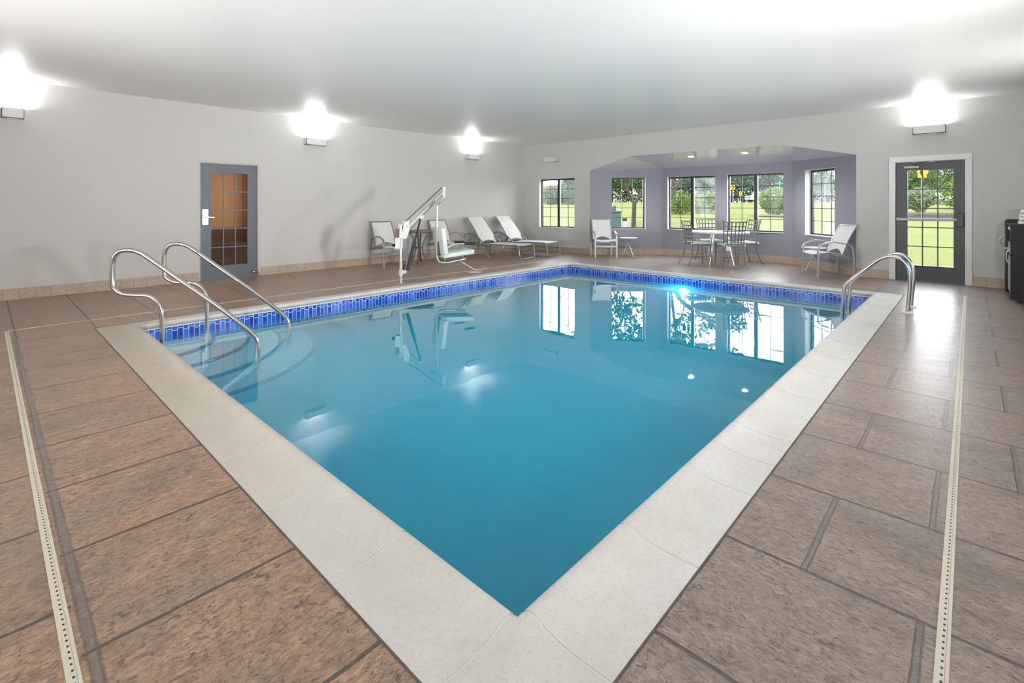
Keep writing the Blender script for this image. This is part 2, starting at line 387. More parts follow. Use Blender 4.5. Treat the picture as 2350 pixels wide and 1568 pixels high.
# ------------------------------------------------------------------ mesh helpers
def V3(p): return Vector(p)
def fillet(pts, r, n=6):
    """round the corners of a polyline; r is a number or one per inner point"""
    pts = [V3(p) for p in pts]; out = [pts[0]]
    for i in range(1, len(pts) - 1):
        rr = r if isinstance(r, (int, float)) else r[i - 1]
        a, b, c = pts[i - 1], pts[i], pts[i + 1]
        d1 = (a - b); d2 = (c - b); l1, l2 = d1.length, d2.length
        if rr <= 0 or l1 < 1e-6 or l2 < 1e-6: out.append(b); continue
        ang = d1.angle(d2)
        k = min(rr / max(math.tan(ang / 2), 1e-4), l1 * .49, l2 * .49)
        p0 = b + d1 / l1 * k; p1 = b + d2 / l2 * k
        for j in range(n + 1):
            t = j / n; out.append(p0 * (1 - t) ** 2 + b * 2 * t * (1 - t) + p1 * t * t)
    out.append(pts[-1]); return out
def spline(pts, n=6):
    """Catmull-Rom through the points"""
    P = [V3(p) for p in pts]; out = []
    for i in range(len(P) - 1):
        p0 = P[i - 1] if i else P[0] * 2 - P[1]; p1, p2 = P[i], P[i + 1]
        p3 = P[i + 2] if i + 2 < len(P) else P[-1] * 2 - P[-2]
        for j in range(n):
            t = j / n
            out.append(.5 * ((2 * p1) + (p2 - p0) * t + (2 * p0 - 5 * p1 + 4 * p2 - p3) * t * t + (3 * p1 - p0 - 3 * p2 + p3) * t ** 3))
    out.append(P[-1]); return out

class MB:
    def __init__(s): s.v = []; s.f = []; s.uv = {}; s.sm = []; s.mi = []; s.slot = 0
    def add(s, vs, fs, smooth=False):
        o = len(s.v); s.v += [tuple(p) for p in vs]
        for f in fs: s.f.append(tuple(i + o for i in f)); s.sm.append(smooth); s.mi.append(s.slot)
    def box(s, a, b, rot=None, at=None):
        x0, y0, z0 = [min(p, q) for p, q in zip(a, b)]; x1, y1, z1 = [max(p, q) for p, q in zip(a, b)]
        vs = [(x0, y0, z0), (x1, y0, z0), (x1, y1, z0), (x0, y1, z0), (x0, y0, z1), (x1, y0, z1), (x1, y1, z1), (x0, y1, z1)]
        if rot is not None: vs = [tuple(V3(at or (0, 0, 0)) + rot @ V3(p)) for p in vs]
        s.add(vs, [(0, 3, 2, 1), (4, 5, 6, 7), (0, 1, 5, 4), (1, 2, 6, 5), (2, 3, 7, 6), (3, 0, 4, 7)])
    def bbox(s, a, b, r=.01):
        """box with softened edges"""
        x0, y0, z0 = [min(p, q) for p, q in zip(a, b)]; x1, y1, z1 = [max(p, q) for p, q in zip(a, b)]
        bm = bmesh.new(); bmesh.ops.create_cube(bm, size=1)
        for v in bm.verts: v.co = Vector(((x0 + x1) / 2 + v.co.x * (x1 - x0), (y0 + y1) / 2 + v.co.y * (y1 - y0), (z0 + z1) / 2 + v.co.z * (z1 - z0)))
        bmesh.ops.bevel(bm, geom=bm.edges[:], offset=r, segments=2, profile=.5, affect='EDGES')
        s.add([v.co for v in bm.verts], [[v.index for v in f.verts] for f in bm.faces] if not bm.verts.index_update() else [], False); bm.free()
    def sweep(s, path, sec, up=None, caps=True, smooth=True, closed=False):
        """sweep a 2D section [(side, up)] along a path"""
        P = [V3(p) for p in path]; n = len(P); k = len(sec); vs = []
        N = None; frames = []
        for i in range(n):
            if closed: t = (P[(i + 1) % n] - P[i - 1]).normalized()
            else: t = (P[min(i + 1, n - 1)] - P[max(i - 1, 0)]).normalized()
            if up is not None:
                U = V3(up); U = (U - t * U.dot(t)); U = U.normalized() if U.length > 1e-5 else Vector((1, 0, 0))
            else:
                if N is None:
                    a = Vector((0, 0, 1)) if abs(t.z) < .9 else Vector((1, 0, 0)); N = (a - t * a.dot(t)).normalized()
                else:
                    N = N - t * N.dot(t); N = N.normalized()
                U = N
            S = t.cross(U); frames.append((S, U))
        for p, (S, U) in zip(P, frames):
            for a, b in sec: vs.append(p + S * a + U * b)
        fs = []
        for i in range(n if closed else n - 1):
            j = (i + 1) % n
            for q in range(k):
                q2 = (q + 1) % k; fs.append((i * k + q, i * k + q2, j * k + q2, j * k + q))
        if caps and not closed: fs.append(tuple(range(k - 1, -1, -1))); fs.append(tuple((n - 1) * k + q for q in range(k)))
        s.add(vs, fs, smooth)
    def tube(s, path, r, seg=12, closed=False, up=None):
        s.sweep(path, [(r * math.cos(2 * PI * q / seg), r * math.sin(2 * PI * q / seg)) for q in range(seg)], up, True, True, closed)
    def taper(s, path, rad, seg=10):
        P = [V3(p) for p in path]; vs = []; n = len(P); N = None
        for i in range(n):
            t = (P[min(i + 1, n - 1)] - P[max(i - 1, 0)]).normalized()
            if N is None:
                a = Vector((0, 0, 1)) if abs(t.z) < .9 else Vector((1, 0, 0)); N = (a - t * a.dot(t)).normalized()
            else: N = (N - t * N.dot(t)).normalized()
            S = t.cross(N); r = rad[i]
            for q in range(seg): a = 2 * PI * q / seg; vs.append(P[i] + S * r * math.cos(a) + N * r * math.sin(a))
        fs = [(i * seg + q, i * seg + (q + 1) % seg, (i + 1) * seg + (q + 1) % seg, (i + 1) * seg + q) for i in range(n - 1) for q in range(seg)]
        fs += [tuple(range(seg - 1, -1, -1)), tuple((n - 1) * seg + q for q in range(seg))]
        s.add(vs, fs, True)
    def bar(s, path, w, h, up=None, r=.25):
        """flat or square bar, w across, h along up"""
        a, b = w / 2, h / 2; c = min(a, b) * r
        s.sweep(path, [(a - c, -b), (a, -b + c), (a, b - c), (a - c, b), (-a + c, b), (-a, b - c), (-a, -b + c), (-a + c, -b)], up, True, False)
    def lathe(s, prof, at=(0, 0, 0), seg=32, axis='Z'):
        vs = []; k = len(prof)
        for q in range(seg):
            a = 2 * PI * q / seg
            for r, z in prof:
                p = (r * math.cos(a), r * math.sin(a), z)
                if axis == 'X': p = (z, r * math.cos(a), r * math.sin(a))
                if axis == 'Y': p = (r * math.sin(a), z, r * math.cos(a))
                vs.append((at[0] + p[0], at[1] + p[1], at[2] + p[2]))
        fs = []
        for q in range(seg):
            q2 = (q + 1) % seg
            for i in range(k - 1): fs.append((q * k + i, q2 * k + i, q2 * k + i + 1, q * k + i + 1))
        s.add(vs, fs, True)
    def cyl(s, a, b, r, seg=20): s.sweep([a, b], [(r * math.cos(2 * PI * q / seg), r * math.sin(2 * PI * q / seg)) for q in range(seg)], None, True, False)
    def sheet(s, rows, thick, smooth=True):
        """thick sheet from a grid of points"""
        n, k = len(rows), len(rows[0]); P = [[V3(p) for p in r] for r in rows]; top = []; bot = []
        for i in range(n):
            for j in range(k):
                du = P[min(i + 1, n - 1)][j] - P[max(i - 1, 0)][j]; dv = P[i][min(j + 1, k - 1)] - P[i][max(j - 1, 0)]
                nn = du.cross(dv).normalized(); top.append(P[i][j] + nn * thick / 2); bot.append(P[i][j] - nn * thick / 2)
        o = n * k; fs = []
        for i in range(n - 1):
            for j in range(k - 1):
                a, b2, c, d = i * k + j, i * k + j + 1, (i + 1) * k + j + 1, (i + 1) * k + j
                fs.append((a, d, c, b2)); fs.append((a + o, b2 + o, c + o, d + o))
        edge = [(0, j) for j in range(k)] + [(i, k - 1) for i in range(1, n)] + [(n - 1, j) for j in range(k - 2, -1, -1)] + [(i, 0) for i in range(n - 2, 0, -1)]
        for e in range(len(edge)):
            a = edge[e][0] * k + edge[e][1]; b2 = edge[(e + 1) % len(edge)]; b2 = b2[0] * k + b2[1]; fs.append((a, b2, b2 + o, a + o))
        s.add(top + bot, fs, smooth)
    def build(s, name, material, parent=None, kind=None, uvf=None):
        me = bpy.data.meshes.new(name); me.from_pydata(s.v, [], s.f)
        mats = material if isinstance(material, (list, tuple)) else [material]
        for m_ in mats: me.materials.append(m_)
        me.polygons.foreach_set('use_smooth', s.sm); me.polygons.foreach_set('material_index', s.mi)
        if uvf:
            uvl = me.uv_layers.new(name='UVMap')
            for lp in me.loops: uvl.data[lp.index].uv = uvf(me.vertices[lp.vertex_index].co)
        me.update()
        bm = bmesh.new(); bm.from_mesh(me); bmesh.ops.recalc_face_normals(bm, faces=bm.faces[:]); bm.to_mesh(me); bm.free()
        if any(s.sm) and hasattr(me, 'set_sharp_from_angle'): me.set_sharp_from_angle(angle=R(40))
        o = bpy.data.objects.new(name, me); COL.objects.link(o)
        if parent is not None: o.parent = parent
        if kind: o['kind'] = kind
        return o

def tag(o, label=None, cat=None, group=None, kind=None):
    if label: o['label'] = label
    if cat: o['category'] = cat
    if group: o['group'] = group
    if kind: o['kind'] = kind
    return o
def thing(name, label, cat, loc=(0, 0, 0), rz=0, group=None, kind=None):
    o = bpy.data.objects.new(name, None); COL.objects.link(o); o.empty_display_size = .1
    o.location = loc; o.rotation_euler = (0, 0, rz); return tag(o, label, cat, group, kind)
def dup(root, loc, rz, label, group=None):
    kids = {}
    for o in bpy.data.objects:
        if o.parent is not None: kids.setdefault(o.parent, []).append(o)
    r = root.copy(); COL.objects.link(r); r.location = loc; r.rotation_euler = (0, 0, rz); r['label'] = label
    if group: r['group'] = group
    def rec(src, dst):
        for ch in kids.get(src, []):
            c = ch.copy(); COL.objects.link(c); c.parent = dst; rec(ch, c)
    rec(root, r); return r
def struct(o): o['kind'] = 'structure'; return o
def face(dx, dy): return math.atan2(dx, -dy)       # rotation that turns local -Y towards (dx, dy)
def at_px(x, y, D):                                # point at depth D in front of the camera on a pixel of the photo
    l = (x - 1175) / F_PX * D
    return (D * CA + l * SA, D * SA - l * CA, CAM_H - (y - HORIZON) / F_PX * D)

# ------------------------------------------------------------------ room dimensions (metres)
YW, XW, HC = 9.95, 11.2, 3.12              # left wall, back wall, ceiling height
XF, YR = -3.0, -2.6                        # walls behind the camera
BAY = [(XW, 7.54), (12.6, 6.16), (12.6, 2.98), (XW, 1.578)]
ZBAY, ZARCH = 2.34, 2.585
PX0, PX1, PY0, PY1 = 1.165, 9.075, 1.055, 6.655      # inner faces of the pool walls
CX0, CX1, CY0, CY1 = .84, 9.40, .735, 6.98           # outer rim of the coping
ZW = -.145

# ------------------------------------------------------------------ floor
def floor():
    b = MB()
    def q(pts, slot): b.slot = slot; n = len(b.v); b.v += [(*p, 0) for p in pts]; b.f.append(tuple(range(n, n + len(pts)))); b.sm.append(False); b.mi.append(slot)
    q([(XF, YR), (XW, YR), (XW, CY0), (XF, CY0)], 0)
    q([(CX1, CY0), (XW, CY0), (XW, YW), (CX1, YW)], 0)
    q([(XW, BAY[3][1]), (BAY[2][0], BAY[2][1]), (BAY[1][0], BAY[1][1]), (XW, BAY[0][1])], 0)
    q([(XF, CY0), (CX0, CY0), (CX0, CY1), (XF, CY1)], 1)
    q([(XF, CY1), (CX1, CY1), (CX1, YW), (XF, YW)], 2)
    q([(2.6, YW), (3.62, YW), (3.62, YW + .14), (2.6, YW + .14)], 2)
    q([(XW, 0.03), (XW + .14, 0.03), (XW + .14, 1.04), (XW, 1.04)], 0)
    o = b.build('floor', [M['deck_right'], M['deck_left'], M['deck_far']]); struct(o)
floor()

# ------------------------------------------------------------------ walls
def wall_piece(b, A, B, u0, u1, z0, z1, t):
    A, B = Vector(A), Vector(B); d = (B - A).normalized(); n = Vector((-d.y, d.x)) * t
    p = [A + d * u0, A + d * u1, A + d * u1 + n, A + d * u0 + n]
    b.add([(q.x, q.y, z0) for q in p] + [(q.x, q.y, z1) for q in p],
          [(0, 3, 2, 1), (4, 5, 6, 7), (0, 1, 5, 4), (1, 2, 6, 5), (2, 3, 7, 6), (3, 0, 4, 7)])
def wall(name, A, B, z1, holes, material, t=.16, z0=0, u_start=None):
    """wall from A to B, thickness to the left of A->B, with rectangular openings (u0,u1,z0,z1)"""
    b = MB(); L = (Vector(B) - Vector(A)).length; u = 0
    for (a0, a1, h0, h1) in sorted(holes):
        if a0 > u: wall_piece(b, A, B, u, a0, z0, z1, t)
        if h0 > z0: wall_piece(b, A, B, a0, a1, z0, h0, t)
        if h1 < z1: wall_piece(b, A, B, a0, a1, h1, z1, t)
        u = a1
    if u < L: wall_piece(b, A, B, u, L, z0, z1, t)
    return struct(b.build(name, material))
# left wall (plane Y = YW, outside is +Y)
DL0, DL1, DLZ = 2.60, 3.62, 2.125
wall('wall_left', (XF, YW), (XW + .16, YW), HC, [(DL0 - XF, DL1 - XF, 0, DLZ)], M['wall'])
# back wall right of the bay, with the outside door; outside is +X so run A->B towards -Y
DR0, DR1, DRZ = .035, 1.035, 2.125
wall('wall_back', (XW, BAY[3][1]), (XW, YR), HC, [(BAY[3][1] - DR1, BAY[3][1] - DR0, 0, DRZ)], M['wall'])
wall('wall_back_corner', (XW, YW), (XW, BAY[0][1]), HC, [(YW - 9.324, YW - 8.051, .70, 2.10)], M['wall'])
b = MB()                                            # header over the bay opening with its sloped haunches
y0, y1 = BAY[3][1], BAY[0][1]
prof = [(y0, HC), (y0, 2.29), (2.85, ZARCH), (6.31, ZARCH), (y1, 2.272), (y1, HC)]
n = len(prof); vs = [(XW, y, z) for y, z in prof] + [(XW + .06, y, z + (.0 if z == HC else .0)) for y, z in prof]
b.add(vs, [tuple(range(n)), tuple(range(2 * n - 1, n - 1, -1))] + [(i, (i + 1) % n, (i + 1) % n + n, i + n) for i in range(n)])
struct(b.build('wall_header', M['wall']))
wall('wall_bay_left', BAY[0], BAY[1], 2.75, [(.584, 1.524, .70, 2.10)], M['baywall'], .16)
wall('wall_bay_back', BAY[1], BAY[2], 2.75, [(.163, 1.44, .70, 2.10), (1.723, 3.0, .70, 2.10)], M['baywall'], .16)
wall('wall_bay_right', BAY[2], BAY[3], 2.75, [(.45, 1.398, .70, 2.10)], M['baywall'], .16)
wall('wall_front', (XF, YR), (XF, YW), HC, [], M['wall'])
wall('wall_right', (XW, YR), (XF, YR), HC, [], M['wall'])
b = MB(); b.box((XF - .16, YR - .16, HC), (XW + .2, YW + .16, HC + .12)); struct(b.build('ceiling', M['ceiling']))
# bay ceiling: hipped, three planes from the arch edge down to the bay walls
b = MB(); e = .02
XE = XW + .003
P = dict(a=(XE, y1, 2.272), b=(XE, 6.31, ZARCH), c=(XE, 3.2, ZARCH), c2=(XE, 2.85, ZARCH), d=(XE, y0, 2.29),
         L=(12.6, 6.16, ZBAY), Rr=(12.6, 2.98, ZBAY))
keys = list(P); idx = {k: i for i, k in enumerate(keys)}
vs = [P[k] for k in keys] + [(p[0] + .05 * (p[0] > 12), p[1], p[2] + .06) for p in P.values()]; n = len(keys)
F = [('a', 'L', 'b'), ('b', 'L', 'Rr', 'c'), ('c', 'Rr', 'c2'), ('c2', 'Rr', 'd')]
fs = [tuple(idx[k] for k in f) for f in F] + [tuple(idx[k] + n for k in reversed(f)) for f in F]
rim = ['a', 'b', 'c', 'c2', 'd', 'Rr', 'L']
fs += [(idx[rim[i]], idx[rim[(i + 1) % 7]], idx[rim[(i + 1) % 7]] + n, idx[rim[i]] + n) for i in range(7)]
b.add(vs, fs); struct(b.build('ceiling_bay', M['bayceiling']))
# roof over the bay so no sky light leaks in
b = MB(); b.add([(XW + .0, 7.7, 2.85), (12.85, 6.3, 2.75), (12.85, 2.85, 2.75), (XW, 1.4, 2.85)], [(0, 1, 2, 3)])
struct(b.build('roof_bay', M['concrete']))

# baseboards of square tiles
def baseboard(name, A, B, h=.157, t=.012, phase=0):
    A, B = Vector(A), Vector(B); d = (B - A); L = d.length; d.normalize(); n = Vector((d.y, -d.x)) * t
    b = MB(); p = [A, B, B + n, A + n]
    b.add([(q.x, q.y, 0) for q in p] + [(q.x, q.y, h) for q in p], [(4, 5, 6, 7), (2, 3, 7, 6), (0, 1, 5, 4), (1, 2, 6, 5), (3, 0, 4, 7)])
    o = b.build(name, M['basetile'], uvf=lambda c: ((Vector((c.x, c.y)) - A).dot(d) + phase, c.z)); return struct(o)
baseboard('baseboard_left', (XF, YW), (DL0 - .005, YW), phase=.1656 - .28 - XF % .1656 + .047)
baseboard('baseboard_left_far', (DL1 + .022, YW), (XW, YW), phase=.0)
baseboard('baseboard_back_corner', (XW, YW), BAY[0])
baseboard('baseboard_bay_left', BAY[0], BAY[1]); baseboard('baseboard_bay_back', BAY[1], BAY[2]); baseboard('baseboard_bay_right', BAY[2], BAY[3])
baseboard('baseboard_back', BAY[3], (XW, 1.09)); baseboard('baseboard_back_right', (XW, -.02), (XW, YR))
baseboard('baseboard_right', (XW, YR), (XF, YR)); baseboard('baseboard_front', (XF, YR), (XF, YW))

# ------------------------------------------------------------------ windows
def window(n, A, B, u0, u1, z0, z1, cols, glass, depth=.10, split=True, rows=5):
    """black framed window set back in the opening; cols = panes in each sash"""
    A, B = Vector(A), Vector(B); d = (B - A).normalized(); nn = Vector((-d.y, d.x))
    ang = math.atan2(d.y, d.x); root = thing('window_%d' % n, None, None, (A.x, A.y, 0), ang, kind='structure')
    w, h = u1 - u0, z1 - z0; y = depth; f = .035
    b = MB()                                                     # outer frame
    b.box((u0, y, z0), (u0 + f, y + .06, z1)); b.box((u1 - f, y, z0), (u1, y + .06, z1))
    b.box((u0, y, z0), (u1, y + .06, z0 + f)); b.box((u0, y, z1 - f * 1.25), (u1, y + .06, z1))
    b.build('frame', M['black'], root)
    b = MB()                                                     # reveal faces in a paler tone that stands in for daylight
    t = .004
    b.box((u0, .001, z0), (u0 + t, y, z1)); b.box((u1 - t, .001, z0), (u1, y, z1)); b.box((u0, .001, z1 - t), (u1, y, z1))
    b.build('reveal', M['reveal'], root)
    b = MB(); b.bbox((u0 - .012, -.018, z0 - .018), (u1 + .012, y, z0 + .002), .004); b.build('sill', M['sill'], root)
    spans = [(u0 + f, u1 - f)]
    if split:
        mid = (u0 + u1) / 2; b = MB(); b.box((mid - .032, y - .004, z0 + f), (mid + .032, y + .05, z1 - f)); b.build('mullion', M['black'], root)
        b = MB(); b.box((mid + .032, y + .02, z0 + f), (mid + .05, y + .04, z1 - f)); b.build('sash_edge', M['satin'], root)
        spans = [(u0 + f, mid - .032), (mid + .05, u1 - f)]
        b = MB(); b.box((mid - .22, y - .012, z1 - .03), (mid - .1, y, z1 - .012)); b.build('catch', M['blackrub'], root)
    for k, (a, c) in enumerate(spans):
        b = MB(); g = .006
        for j in range(1, cols): uu = a + (c - a) * j / cols; b.box((uu - g, y + .024, z0 + f), (uu + g, y + .04, z1 - f))
        for j in range(1, rows): zz = z0 + f + (h - 2 * f) * j / rows; b.box((a + .0005, y + .025, zz - g), (c - .0005, y + .039, zz + g))
        b.build('muntins', M['black'], root)
        b = MB(); b.box((a, y + .030, z0 + f), (c, y + .034, z1 - f)); b.build('pane', glass[k % len(glass)], root)
    return root
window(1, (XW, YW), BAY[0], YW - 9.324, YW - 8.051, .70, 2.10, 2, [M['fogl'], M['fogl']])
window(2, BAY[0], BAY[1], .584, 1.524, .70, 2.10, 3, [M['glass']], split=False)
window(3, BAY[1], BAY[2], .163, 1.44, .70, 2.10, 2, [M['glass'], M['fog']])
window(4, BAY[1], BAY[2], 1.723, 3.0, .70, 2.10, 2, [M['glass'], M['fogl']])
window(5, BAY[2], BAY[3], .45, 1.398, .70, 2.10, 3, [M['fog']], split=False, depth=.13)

# ------------------------------------------------------------------ doors
def glazed_panel(root, x0, x1, z0, z1, gx0, gx1, gz0, gz1, y, t, m, cols, rows, bead, glass):
    b = MB()
    b.box((x0, y, z0), (gx0, y + t, z1)); b.box((gx1, y, z0), (x1, y + t, z1))
    b.box((gx0, y, z0), (gx1, y + t, gz0)); b.box((gx0, y, gz1), (gx1, y + t, z1))
    leaf = b.build('door_leaf', m, root)
    b = MB(); e = .022                                          # glazing bead round the opening
    b.box((gx0 - e, y - .006, gz0 - e), (gx0, y, gz1 + e)); b.box((gx1, y - .006, gz0 - e), (gx1 + e, y, gz1 + e))
    b.box((gx0, y - .006, gz0 - e), (gx1, y, gz0)); b.box((gx0, y - .006, gz1), (gx1, y, gz1 + e))
    b.build('glazing_bead', bead, root)
    b = MB(); g = .009
    for j in range(1, cols): u = gx0 + (gx1 - gx0) * j / cols; b.box((u - g, y + .008, gz0), (u + g, y + .024, gz1))
    for j in range(1, rows): z = gz0 + (gz1 - gz0) * j / rows; b.box((gx0 + .0005, y + .009, z - g), (gx1 - .0005, y + .023, z + g))
    b.build('muntins', bead, root)
    b = MB(); b.box((gx0, y + .014, gz0), (gx1, y + .018, gz1)); b.build('pane', glass, root)
    return leaf
# door_1: blue-grey interior door in the left wall
d1 = thing('door_1', None, None, (0, YW, 0), 0, kind='structure')
glazed_panel(d1, 2.622, 3.575, .012, 2.09, 2.80, 3.403, .235, 1.925, .03, .045, M['doorgrey'], 3, 5, M['doorgrey'], M['doorglass'])
b = MB(); b.box((DL0, -.004, 0), (2.622, .14, DLZ)); b.box((3.575, .0, 0), (DL1, .14, DLZ)); b.box((2.622, -.004, 2.09), (3.575, .14, DLZ))
b.build('door_frame', M['framepaint'], d1)
b = MB(); b.box((2.60, .0, 0), (3.60, .10, .012)); b.build('threshold', M['darkmetal'], d1)
b = MB(); b.bbox((2.655, .018, .985), (2.755, .031, 1.27), .006); pl = b.build('lock_plate', M['satin'], d1)
b = MB(); b.lathe([(0, 0), (.022, 0), (.022, -.03), (0, -.03)], (2.70, .018, 1.125), 16, 'Y')
b.bar(fillet([(2.70, -.02, 1.125), (2.72, -.045, 1.125), (2.83, -.045, 1.12)], .02), .018, .018); b.build('lever', M['satin'], pl)
for z in (.32, 1.05, 1.80):
    b = MB(); b.cyl((3.583, .022, z - .05), (3.583, .022, z + .05), .009, 10); b.box((3.577, .024, z - .05), (3.6, .031, z + .05)); b.build('hinge', M['brass'], d1)
b = MB(); b.lathe([(0, -.03), (.016, -.03), (.027, -.022), (.030, -.008), (.036, 0), (.036, .008), (0, .008)], (3.515, .028, .075), 24, 'Y'); b.build('door_stop', M['brass'], d1)
# corridor seen through its glass
b = MB()
for a, c in (((1.6, 10.11, -.02), (1.7, 13.2, 2.7)), ((5.35, 10.11, -.02), (5.45, 13.2, 2.7)), ((1.6, 13.1, -.02), (5.45, 13.2, 2.7)), ((1.6, 10.11, 2.6), (5.45, 13.2, 2.7))): b.box(a, c)
struct(b.build('wall_corridor', M['corridor']))
b = MB(); b.box((1.6, 10.11, -.03), (5.45, 13.2, -.005)); struct(b.build('floor_corridor', M['corrfloor']))
b = MB(); b.box((4.35, 12.2, 0), (5.35, 13.1, 2.6)); struct(b.build('trim_1', M['corrstrip']))
b = MB(); b.box((2.3, 12.5, 0), (4.3, 13.08, .45)); b.box((2.3, 12.8, .45), (4.3, 13.08, .8)); bn = b.build('corridor_bench', M['corrfloor'])
tag(bn, 'low dark brown bench in the tan corridor behind the glazed blue-grey door', 'bench')
ld = bpy.data.lights.new('corridor_lamp', 'AREA'); ld.energy = 60; ld.size = .5; ld.color = (1, .80, .58)
lo = bpy.data.objects.new('corridor_lamp', ld); COL.objects.link(lo); lo.location = (4.4, 11.4, 2.58)

# door_2: charcoal outside door in the back wall; local x runs towards -Y, local -y faces the room
d2 = thing('door_2', None, None, (XW, 0, 0), -PI / 2, kind='structure')
def ly(Y): return -Y
glazed_panel(d2, ly(.992), ly(.07), .012, 2.105, ly(.825), ly(.214), .28, 1.955, .03, .045, M['doordark'], 3, 5, M['doordark'], M['glass'])
b = MB(); b.box((ly(1.035), -.002, 0), (ly(.992), .14, 2.125)); b.box((ly(.07), -.002, 0), (ly(.035), .14, 2.125)); b.box((ly(.992), -.002, 2.105), (ly(.07), .14, 2.125))
b.build('door_frame', M['whitetrim'], d2)
b = MB(); b.bbox((ly(1.085), -.018, 0), (ly(.992), 0, 2.1095), .004); b.bbox((ly(.06), -.018, 0), (ly(-.015), 0, 2.1095), .004); b.bbox((ly(1.085), -.018, 2.11), (ly(-.015), -.0, 2.205), .004)
b.build('casing', M['whitetrim'], d2)
b = MB(); b.box((ly(1.03), .0, -.002), (ly(.04), .12, .012)); b.build('threshold', M['darkmetal'], d2)
b = MB(); b.bbox((ly(.955), -.035, 1.065), (ly(.17), .012, 1.115), .006); b.bbox((ly(.985), -.02, 1.06), (ly(.94), .028, 1.12), .006)
pb = b.build('push_bar', M['pushbar'], d2)
b = MB(); b.bbox((ly(.175), -.032, .975), (ly(.09), .028, 1.21), .008); b.build('latch_case', M['doordark'], pb)
b = MB(); b.bbox((ly(.87), -.045, 1.985), (ly(.66), .028, 2.035), .006); cl = b.build('door_closer', M['pushbar'], d2)
b = MB(); b.bar([(ly(.76), -.03, 2.035), (ly(.70), -.06, 2.085), (ly(.47), -.02, 2.102)], .018, .008); b.box((ly(.76), -.03, 2.085), (ly(.45), -.004, 2.11)); b.build('closer_arm', M['pushbar'], cl)
b = MB(); b.box((ly(.80), .015, .255), (ly(.17), .028, .272)); b.build('weather_strip', M['blackrub'], d2)

# ------------------------------------------------------------------ pool
pool = thing('swimming_pool', 'rectangular turquoise swimming pool with white coping and blue waterline tiles', 'swimming pool', (0, 0, 0))
b = MB(); zb = -1.35; t = .15
b.box((PX0 - t, PY0 - t, zb - t), (PX1 + t, PY1 + t, zb))
b.box((PX0 - t, PY0 - t, zb), (PX0, PY1 + t, -.036)); b.box((PX1, PY0 - t, zb), (PX1 + t, PY1 + t, -.036))
b.box((PX0, PY0 - t, zb), (PX1, PY0, -.036)); b.box((PX0, PY1, zb), (PX1, PY1 + t, -.036))
b.build('basin', M['plaster'], pool)
b = MB(); k = .006
b.box((PX0, PY0, -.198), (PX0 + k, PY1, -.045)); b.box((PX1 - k, PY0, -.198), (PX1, PY1, -.045))
b.box((PX0, PY0, -.198), (PX1, PY0 + k, -.045)); b.box((PX0, PY1 - k, -.198), (PX1, PY1, -.045))
b.build('waterline_tiles', M['pooltile'], pool)
# coping: a mortar bed with separate stones of hand-hold profile; u from the outer rim towards the water
CPROF = [(0, -.05), (0, .0), (.06, .0), (.13, -.002), (.19, .002), (.235, .012), (.27, .024), (.295, .030), (.315, .029), (.330, .019), (.336, .004), (.332, -.012), (.322, -.024), (.305, -.030), (.30, -.05)]
BED = [(u * .985 if u > .25 else u, z - (.0025 if .02 < u < .32 else .001)) for u, z in CPROF]
def coping_run(b, side, s0, s1, prof, m0=None, m1=None, nn=1):
    """extrude the profile along one side; side in 'x0','x1','y0','y1'; m0/m1 mitre the end"""
    vs = []; k = len(prof)
    for s, mt in ((s0, m0), (s1, m1)):
        for u, z in prof:
            q = s
            if mt == 'lo': q = {'x0': CY0, 'x1': CY0, 'y0': CX0, 'y1': CX0}[side] + u
            if mt == 'hi': q = {'x0': CY1, 'x1': CY1, 'y0': CX1, 'y1': CX1}[side] - u
            if side == 'x0': vs.append((CX0 + u, q, z))
            if side == 'x1': vs.append((CX1 - u, q, z))
            if side == 'y0': vs.append((q, CY0 + u, z))
            if side == 'y1': vs.append((q, CY1 - u, z))
    fs = [(i, (i + 1) % k, (i + 1) % k + k, i + k) for i in range(k)] + [tuple(range(k)), tuple(range(2 * k - 1, k - 1, -1))]
    b.add(vs, fs, True)
b = MB()
for sd in ('x0', 'x1'): coping_run(b, sd, CY0, CY1, BED, 'lo', 'hi')
for sd in ('y0', 'y1'): coping_run(b, sd, CX0, CX1, BED, 'lo', 'hi')
coping = b.build('coping', M['grout'], pool)
seams = {'x0': [1.08] + [1.668 + .612 * i for i in range(8)] + [6.56], 'y1': [1.25, 1.83, 2.44, 3.056, 3.66, 4.302, 4.92, 5.53, 6.15, 6.76, 7.38, 8.0, 8.62, 9.04],
         'x1': [1.10, 1.724, 2.352, 2.98, 3.604, 4.229, 4.867, 5.481, 6.098, 6.62], 'y0': [1.20, 1.80, 2.42, 2.77, 3.11, 3.9, 4.5, 5.1, 5.7, 6.3, 6.9, 7.5, 8.1, 8.7, 9.05]}
G = .005
for sd, ss in seams.items():
    for a, c in zip(ss[:-1], ss[1:]):
        b = MB(); coping_run(b, sd, a + G, c - G, CPROF); b.build('coping_stone', M['coping'], coping)
for (sx_, ex, sy_, ey, hx, hy) in (('x0', 'lo', 'y0', 'lo', seams['x0'][0], seams['y0'][0]), ('x0', 'hi', 'y1', 'lo', seams['x0'][-1], seams['y1'][0]),
                                   ('x1', 'lo', 'y0', 'hi', seams['x1'][0], seams['y0'][-1]), ('x1', 'hi', 'y1', 'hi', seams['x1'][-1], seams['y1'][-1])):
    b = MB()
    if ex == 'lo': coping_run(b, sx_, CY0, hx - G, CPROF, 'lo', None)
    else: coping_run(b, sx_, hx + G, CY1, CPROF, None, 'hi')
    if ey == 'lo': coping_run(b, sy_, CX0, hy - G, CPROF, 'lo', None)
    else: coping_run(b, sy_, hy + G, CX1, CPROF, None, 'hi')
    b.build('coping_stone', M['coping'], coping)
